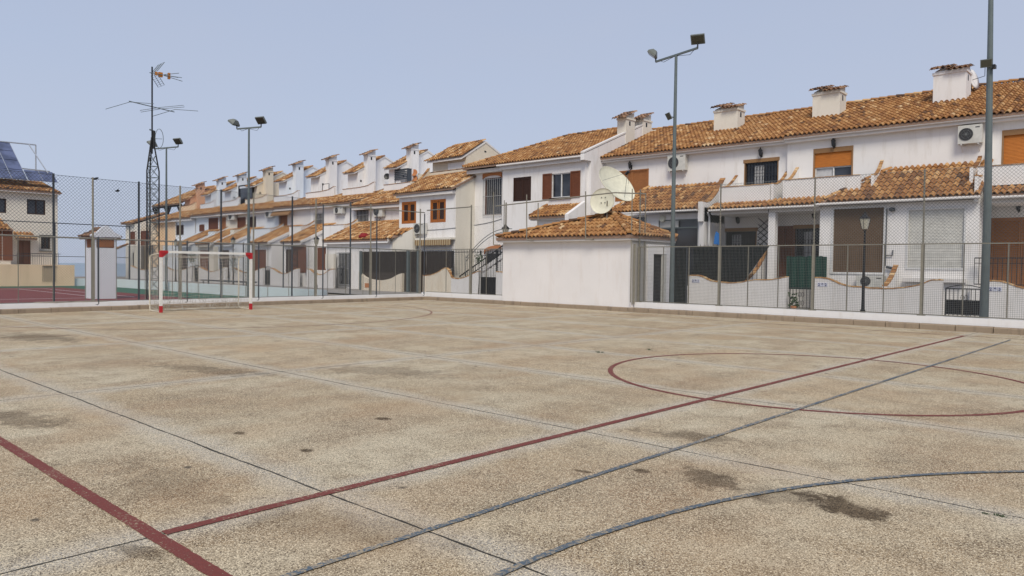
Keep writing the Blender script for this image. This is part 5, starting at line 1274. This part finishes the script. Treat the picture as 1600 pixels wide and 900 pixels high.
# iron gates
def gate(x0, x1, z0, z1, label, arch=0., panel=None, scroll=True, mat='iron', step=.12):
    t = thing('iron_gate', label, 'gate', ((x0 + x1) / 2, GY, z0)); m = MB(); k = int((x1 - x0) / step)
    ringbox(m, x0, x1, z0, z1, GY - .02, GY + .02, .035); m.build('gate_frame', mat, t); m = MB()
    for i in range(1, k):
        x = x0 + (x1 - x0) * i / k; m.box(x - .009, x + .009, GY - .009, GY + .009, z0, z1)
    if arch: m.tube([(x0 + (x1 - x0) * i / 10, GY, z1 + arch * math.sin(math.pi * i / 10)) for i in range(11)], .016, 5)
    if scroll:
        cx_ = (x0 + x1) / 2
        for sg in (1, -1):
            for cz in (z0 + (z1 - z0) * .3, z0 + (z1 - z0) * .68): m.tube([(cx_ + sg * (.06 + .05 * math.cos(q_ * math.pi / 4)), GY - .012, cz + .1 * math.sin(q_ * math.pi / 4)) for q_ in range(8)], .009, 4, False, True)
    m.build('gate_bars', mat, t)
    if panel: m = MB().box(x0 + .03, x1 - .03, GY + .022, GY + .03, panel[0], panel[1]); m.build('gate_panel', 'black', t)
    return t
gate(-12.12, -11.17, .12, 1.0, 'small black iron gate with scrolls below the green cloth screen')
gate(-6.6, -5.42, .12, 1.12, 'low black iron gate with curved top and black panel beside the thick lamp pole', .12, (.2, .72))
gate(-29.6, -28.4, .1, 2.3, 'tall dark double railed gate left of the shed', 0, (.1, 1.1), False)
gate(-43.55, -42.5, .1, 1.45, 'dark arched iron gate of the left row', .25)
gate(-53.2, -52.45, .1, 1.5, 'dark gate seen just right of the goal', 0, (.1, 1.2), False)
gate(-65.4, -64.6, .1, 1.5, 'dark gate seen through the goal near its right post', 0, (.1, 1.3), False)
m = MB(); x0_, x1_, _, _ = rect(1232, 470, 1246, 478, 29.2)
for k_ in range(70): 
    c_ = Vector((U(x0_, x1_), U(29.2, 29.35), U(.2, .75))); d_ = Vector((U(-1, 1), U(-1, 1), U(-.3, 1))).normalized() * .09; e_ = d_.orthogonal().normalized() * .03; m.quad(c_ - e_, c_ + d_ * .5 - e_ * 1.5, c_ + d_, c_ + e_ * 1.5)
pl_ = thing('potted_plant', 'small green potted plant before the scrolled iron gate', 'plant', ((x0_ + x1_) / 2, 29.28, .05)); m.build('foliage', 'leaf', pl_); m = MB(); m.lathe(((x0_ + x1_) / 2, 29.28, .05), [(.09, 0), (.13, .22)], n=10); m.build('pot', 'brickarch', pl_)
# spiked fences and screens
def spikes(x0, x1, z0f, z1, label, step=.13, big=()):
    t = thing('spiked_fence', label, 'fence', ((x0 + x1) / 2, GY, .5)); m = MB(); x = x0
    while x <= x1: m.box(x - .009, x + .009, GY - .009, GY + .009, z0f(x), z1); m.tube([(x, GY, z1), (x, GY, z1 + .14)], [.02, .003], 4); x += step
    m.box(x0, x1, GY - .014, GY + .014, z1 - .05, z1 - .02); m.build('spiked_bars', 'iron', t)
    for b in big: m = MB().box(b - .035, b + .035, GY - .035, GY + .035, z0f(b), z1 + .05); m.build('post', 'black', t)
    return t
spikes(-32.0, -26.6, lambda x: 1.15 if x < -29.7 or x > -28.4 else 2.3, 2.52, 'black spiked iron fence in front of the stairs', .13, (-31.9, -29.65, -28.38))
spikes(-17.7, -13.1, lambda x: 1.2, 2.66, 'spiked iron fence top above the dark shade net', .2)
t = thing('shade_net', 'very dark shade net hung above the wavy wall beside the blue cloth', 'screen', (-15, GY, 1.1)); m = MB()
cur = smooth_pts([(-16.5, 1.36), (-16.1, 1.38), (-15.5, 1.17), (-14.8, 1.12), (-14.15, 1.15)], 5)
m.prism(cur + [(-13.05, 2.66), (-16.5, 2.66)], 'y', GY + .13, GY + .14); m.build('net_cloth', 'darknet', t)
t = thing('garden_door', 'tall dark green netted gate just right of the shed', 'gate', (-17.5, GY, .1)); m = MB().box(-18.6, -16.72, GY + .02, GY + .03, .1, 2.62); m.build('net_cloth', 'darknet', t); m = MB(); ringbox(m, -18.6, -16.72, .1, 2.66, GY - .02, GY + .018, .05); m.build('gate_frame', 'darkpost', t)
def reed(pts, label):
    t = thing('reed_screen', label, 'screen', (pts[0][0], GY, .8)); m = MB(); m.prism(pts, 'y', GY + .11, GY + .15); m.build('reeds', 'reed', t)
    m = MB(); x = min(p[0] for p in pts); xe = max(p[0] for p in pts)
    while x < xe: m.box(x - .009, x + .009, GY + .07, GY + .088, 1.25, 2.62); x += .14
    m.build('fence_bars', 'iron', t)
reed([(-41., 1.2), (-40.4, .9), (-39.7, .72), (-38.5, .65), (-37.5, .8), (-36.45, 1.15), (-36.45, 2.56), (-41., 2.56)], 'dark reed screen between the iron post and the twin gate posts')
reed([(-36.4, .1), (-34.5, .1), (-34.5, 2.56), (-36.4, 2.56)], 'dark reed filled gate between two grey posts')
reed([(-34.4, 1.05), (-33.6, 1.15), (-32.9, 1.35), (-32.1, 1.6), (-32.1, 2.56), (-34.4, 2.56)], 'dark reed screen ending at the peak of the cream wall')
for px in (637, 653, 563): x = PY(px, 440, GY - .15).x; m = MB().box(x - .07, x + .07, GY - .2, GY - .06, .05, 2.6); o = m.build('gate_post', 'pole'); o['label'] = {637: 'grey gate post left of the reed filled gate', 653: 'grey gate post right of the reed filled gate', 563: 'grey post at the left end of the reed screen'}[px]; o['category'] = 'post'
m = MB().box(*rect(570, 450, 577, 456, GY - .11)[:2], GY - .115, GY - .101, .22, .5); o = m.build('brick_vent', 'brickarch'); o['label'] = 'small brick vent low in the cream garden wall'; o['category'] = 'vent'
# extra doors of the first left row houses
def flat(parent, px0, py0, px1, py1, Y, mat, name, d=.03):
    a = rect(px0, py0, px1, py1, Y); m = MB(); 
    if name in ('door', 'shutter'): slats(m, a[0], a[1], a[2], a[3], Y, .06); ringbox(m, a[0] - .05, a[1] + .05, a[2] - .05, a[3] + .05, Y - .02, Y + .03, .06)
    else: m.box(a[0], a[1], Y - d, Y, a[2], a[3])
    return m.build(name, mat, parent)
flat(HL[1][2], 456, 384, 477, 425, 29.93, 'redbrown', 'door'); flat(HL[1][2], 497, 388, 508, 421, 29.93, 'redbrown', 'door')
o = flat(HL[1][2], 512, 397, 525, 420, 29.8, 'cream2', 'meter_box', .2)
a = rect(529, 394, 548, 431, 29.9); window(HL[0][2], (a[0], a[1], .3, a[3]), 29.8, 'bars', 'door')

# solar house at the far left: front faces the courts
XS = -60.
sh = thing('detached_house', 'pale house with solar panels on its tiled roof beyond the tennis court', 'house', (-64, 10, 0))
def RX(px0, py0, px1, py1): a = PX(px0, py0, XS); b = PX(px1, py1, XS); return a.y, b.y, b.z, a.z
opx = [RX(-14, 309, 10, 333), RX(42, 311, 71, 336), RX(27, 375, 48, 413), RX(-20, 360, 14, 406), RX(64, 370, 78, 389)]
m = MB(); ye1 = 17.2
ys = sorted({-2., ye1, *[o[0] for o in opx], *[o[1] for o in opx]}); zs = sorted({0., 6.5, *[o[2] for o in opx], *[o[3] for o in opx]})
for i in range(len(ys) - 1):
    for j in range(len(zs) - 1):
        cy_ = (ys[i] + ys[i + 1]) / 2; cz = (zs[j] + zs[j + 1]) / 2
        if any(a < cy_ < b and c < cz < d for a, b, c, d in opx): continue
        m.quad((XS, ys[i], zs[j]), (XS, ys[i + 1], zs[j]), (XS, ys[i + 1], zs[j + 1]), (XS, ys[i], zs[j + 1]))
for a, b, c, d in opx:
    m.quad((XS, a, c), (XS, b, c), (XS - .18, b, c), (XS - .18, a, c)); m.quad((XS, a, d), (XS - .18, a, d), (XS - .18, b, d), (XS, b, d)); m.quad((XS, a, c), (XS - .18, a, c), (XS - .18, a, d), (XS, a, d)); m.quad((XS, b, c), (XS, b, d), (XS - .18, b, d), (XS - .18, b, c))
m.prism([(XS - .18, 0), (XS - .18, 6.5), (-64, 7.4), (-68, 6.5), (-68, 0)], 'y', -2, ye1); m.prism([(XS, 0), (XS, 6.5), (XS - .18, 6.5), (XS - .18, 0)], 'y', ye1 - .001, ye1); m.build('wall', 'cream2', sh)
for o_, nm in zip(opx, ('window', 'window', 'door', 'door', 'window')):
    m = MB(); a, b, c, d = o_
    for p, q, r_, s_ in ((a, a + .07, c, d), (b - .07, b, c, d), (a, b, c, c + .07), (a, b, d - .07, d), ((a + b) / 2 - .03, (a + b) / 2 + .03, c, d)): m.box(XS - .12, XS - .05, p, q, r_, s_)
    w_ = m.build(nm, 'brown' if nm == 'window' else 'redbrown', sh); m = MB().box(XS - .17, XS - .13, a, b, c, d); m.build('pane', 'glass' if nm == 'window' else 'redbrown', w_)
a, b, c, d = opx[4]; m = MB()
for k_ in range(7): yy = a - .1 + (b - a + .2) * k_ / 6; m.box(XS + .12, XS + .14, yy - .012, yy + .012, c - .15, d + .1)
m.box(XS + .0, XS + .16, a - .12, b + .12, d + .1, d + .13); m.box(XS + .0, XS + .16, a - .12, b + .12, c - .18, c - .15); m.build('grille', 'iron', sh)
roof_part(sh, [((XS + .4, -2.2, 6.52), (XS + .4, ye1 + .15, 6.52), (-64, -2.2, 7.55), (-64, ye1 + .15, 7.55)), ((-68.4, ye1 + .15, 6.52), (-68.4, -2.2, 6.52), (-64, ye1 + .15, 7.55), (-64, -2.2, 7.55))], mat='tile_far')
m = MB().box(XS - .02, XS + .38, -2, ye1 + .05, 6.36, 6.5); m.build('eave_cornice', 'trim', sh)
a = PX(23, 367, XS + .5); b = PX(54, 371, XS + .5); roof_part(sh, [((XS + .75, a.y, 3.2), (XS + .75, b.y + .1, 3.2), (XS, a.y + .1, 3.62), (XS, b.y, 3.62))], name='door_canopy', mat='tile_far', course=.28, pw=.19)
roof_part(sh, [((XS + 1.2, 4, 3.75), (XS + 1.2, 14.2, 3.75), (XS, 4, 4.45), (XS, 13.7, 4.45))], name='porch_roof', mat='tile_far')
m = MB().box(XS + .1, XS + 1.0, 4, 14.1, .0, 3.7); m.build('porch_wall', 'cream2', sh)
a = RX(-20, 360, 14, 407); m = MB(); 
for k_ in range(2): m.box(XS + 1.001, XS + 1.04, a[0] + k_ * (a[1] - a[0]) / 2 + .03, a[0] + (k_ + 1) * (a[1] - a[0]) / 2 - .03, a[2], a[3])
m.build('porch_door', 'redbrown', sh)
m = MB(); m.box(XS + .02, XS + 3.2, -2, 17.3, 0, 1.42); m.build('terrace', 'beige', sh)
t = thing('porch_railing', 'dark iron railing on the terrace of the solar panel house', 'railing', (XS + 3, 15.5, 1.4)); m = MB(); y = 14.2
while y < 16.8: m.box(XS + 2.0, XS + 2.02, y, y + .02, 1.42, 2.15); y += .13
m.box(XS + 1.98, XS + 2.04, 14.2, 16.8, 2.15, 2.19); m.build('railing_bars', 'iron', t)
a = RX(44, 418, 65, 436); m = MB(); y = a[0]
while y < a[1]: m.box(XS + 3.24, XS + 3.26, y, y + .02, .3, 1.35); y += .12
m.box(XS + 3.23, XS + 3.27, a[0], a[1], 1.32, 1.36); o = m.build('iron_gate', 'iron'); o['label'] = 'small dark iron gate in the beige terrace wall of the solar panel house'; o['category'] = 'gate'
# solar arrays
def panel(t, y0, y1, p0, p1, nm='solar_panel'):
    """one module between parameters p0..p1 along the tilted plane"""
    A = lambda p: Vector((XS - .6 - p * 1.12, 0, 7.32 + p * .76))
    a, b = A(p0), A(p1); nx = Vector((.56, 0, .82)) * .04
    m = MB(); pts = [Vector((a.x, y0, a.z)), Vector((a.x, y1, a.z)), Vector((b.x, y1, b.z)), Vector((b.x, y0, b.z))]; n = len(m.v)
    for q in pts: m.v.append(tuple(q + nx))
    for q in pts: m.v.append(tuple(q))
    for f in ((0, 1, 2, 3), (7, 6, 5, 4), (0, 4, 5, 1), (1, 5, 6, 2), (2, 6, 7, 3), (3, 7, 4, 0)): m.face([n + i for i in f])
    return m.build(nm, 'solar', t)
sa = thing('solar_array', 'large tilted blue solar array with four rows on the far left roof', 'solar panels', (XS - 1, 12, 7.3)); 
yy = 15.50
for c_ in range(8):
    for r_ in range(4): panel(sa, yy - .90, yy - .03, r_ * 1.02, r_ * 1.02 + .97)
    yy -= .93
m = MB(); m.tube([(XS - 4.9, 9, 10.3), (XS - 5.1, 17.2, 10.45)], .05, 5); m.tube([(XS - 5.1, 17.2, 10.45), (XS - 5.1, 17.2, 8.0)], .05, 5); m.tube([(XS - 4.9, 16.7, 10.4), (XS - 1.4, 17.0, 8.0)], .045, 5); m.tube([(XS - 2.8, 15.3, 8.35), (XS - 2.8, 17.5, 8.3)], .045, 5)
for k_ in range(9): y_ = 15.49 - .93 * k_; m.beam((XS - .62, y_, 7.33), (XS - 5.2, y_, 10.42), .05, .06)
m.build('support_frame', 'alu', sa)
sb = thing('solar_array', 'short single row of solar panels at the right end of the far left roof', 'solar panels', (XS - 1, 16.4, 7.3))
for c_ in range(2): panel(sb, 15.56 + c_ * .92, 16.44 + c_ * .92, 0, 1.05)
m = MB(); m.beam((XS - .62, 16.48, 7.34), (XS - 1.8, 16.48, 8.13), .04, .06); m.build('support_frame', 'alu', sb)

# climbing plants and cables
def bush(px, py, Y, w, hh, label, n=420, cat='plant'):
    c_ = PY(px, py, Y); t = thing('climbing_plant', label, cat, (c_.x, Y, .05)); m = MB()
    for k_ in range(n):
        p = Vector((c_.x + random.gauss(0, w * .3), Y + random.gauss(0, .1), c_.z + random.gauss(0, hh * .3))); d_ = Vector((U(-1, 1), U(-1, 1), U(-.6, 1))).normalized() * U(.06, .13); e_ = d_.orthogonal().normalized() * d_.length * .3
        m.quad(p, p + d_ * .5 - e_, p + d_, p + d_ * .5 + e_)
    m.build('foliage', 'leaf', t); m = MB(); m.tube([(c_.x, Y, .05), (c_.x + .06, Y, c_.z * .5), (c_.x - .03, Y, c_.z)], [.03, .022, .01], 5); m.build('stem', 'pergola', t)
bush(365, 408, 29.1, .9, 1.3, 'dark climbing plant over a garden wall, seen through the right half of the goal')
bush(300, 402, 29.1, 1.1, .9, 'dark shrub at a far garden wall, seen through the left half of the goal')
bush(748, 404, 29.2, .35, .5, 'small dark climber on the spiked fence beside the stairs', 120)
for (x0, y0, Y0_, x1, y1, Y1_, sg, lb) in ((590, 352, 32.6, 618, 346, 32.6, .05, 'thin cable on the white wall left of the orange shutters'), (622, 357, LF - .02, 712, 356, LF - .02, .12, 'thin cable sagging across the wall below the orange shutters'),
        (597, 338, 32.64, 586, 360, 32.64, -.15, 'hose hanging below the air conditioner of the left row'), (739, 352, 31.88, 784, 342, 31.88, .05, 'thin cable on the white wall below the arched window')):
    a = PY(x0, y0, Y0_); c_ = PY(x1, y1, Y1_); m = MB(); m.tube([a.lerp(c_, f / 8) - Vector((0, 0, sg * math.sin(math.pi * f / 8))) for f in range(9)], .014, 4); o = m.build('cable', 'darkpost'); o['label'] = lb; o['category'] = 'cable'
# weeds growing in the slab joints
for px, py, s_ in ((1563, 807, .022), (1540, 803, .012), (1014, 547, .04), (936, 551, .06)):
    g = GR(px, py); m = MB()
    for k_ in range(26):
        an = U(0, 6.28); r_ = U(0, s_ * 1.3); c_ = Vector((g.x + r_ * math.cos(an) * 1.6, g.y + r_ * math.sin(an) * .5, .002)); d_ = Vector((U(-1, 1), U(-1, 1), U(.5, 1.3))).normalized() * U(.4, 1.) * s_; w_ = d_.orthogonal().normalized() * .004
        m.quad(c_ - w_, c_ + w_, c_ + d_ * .6 + w_ * .8, c_ + d_)
    o = m.build('weed', 'leaf'); o['label'] = {1563: 'small dark weed in the slab joint near the lower right corner', 1540: 'tiny weed left of the larger one in the lower right slab joint', 1014: 'small weed in a joint between the centre circle and the shed', 936: 'dark weed tuft in a far joint below the shed'}[px]; o['category'] = 'weed'
# birds on the net top
for px, py in ((148, 280), (183, 299)):
    p = PX(px, py, -28.4 if px < 160 else -40); m = MB(); m.smooth = True
    m.tube([p + Vector((0, -.12, .02)), p + Vector((0, -.04, .0)), p + Vector((0, .06, .03)), p + Vector((0, .12, .07))], [.01, .035, .045, .01], 7)
    if px > 160: m.quad(p + Vector((0, -.05, .03)), p + Vector((.2, .0, .12)), p + Vector((0, .06, .03)), p + Vector((-.2, 0, .1)))
    o = m.build('bird', 'black'); o['label'] = 'small dark bird perched at a tall fence post top' if px < 160 else 'small dark bird flying right of the perched one'; o['category'] = 'bird'

# ================================================================== LIGHT
wd = bpy.data.worlds.new('World'); sc.world = wd; wd.use_nodes = True; nt = wd.node_tree; bg = nt.nodes['Background']
sky = nt.nodes.new('ShaderNodeTexSky'); sky.sky_type = 'NISHITA'; sky.sun_disc = False
SUN_EL, SUN_AZ = math.radians(48), math.radians(142)      # azimuth measured from +Y clockwise
sky.sun_elevation = SUN_EL; sky.sun_rotation = SUN_AZ; sky.air_density = 1.; sky.dust_density = 3.; sky.ozone_density = 2.
tc = nt.nodes.new('ShaderNodeTexCoord'); sp = nt.nodes.new('ShaderNodeSeparateXYZ'); nt.links.new(tc.outputs['Generated'], sp.inputs[0])
cl = noise(nt, tc.outputs['Generated'], 1.6, 6, .55, (1, 1, 2.4))
el = maprange(nt, sp.outputs[2], 0., .55)
over = mixc(nt, el, (6.0, 6.8, 8.5), (4.25, 5.1, 7.1))
over = mixc(nt, maprange(nt, cl, .36, .66, 0, .42), over, (5.7, 6.1, 7.4))
mix = mixc(nt, .86, sky.outputs[0], over)
nt.links.new(mix, bg.inputs[0]); bg.inputs[1].default_value = .0555
sd = bpy.data.lights.new('sun', 'SUN'); sd.energy = 1.5; sd.angle = math.radians(22); sd.color = (1, .92, .77)
so = bpy.data.objects.new('sun', sd); COL.objects.link(so)
dirv = Vector((math.sin(SUN_AZ) * math.cos(SUN_EL), math.cos(SUN_AZ) * math.cos(SUN_EL), math.sin(SUN_EL)))
so.rotation_euler = dirv.to_track_quat('Z', 'Y').to_euler()
sc.view_settings.view_transform = 'Standard'; sc.view_settings.look = 'None'; sc.view_settings.gamma = 1; sc.view_settings.use_curve_mapping = False
sc.view_settings.exposure = .78
sc.cycles.max_bounces = 6; sc.cycles.diffuse_bounces = 3
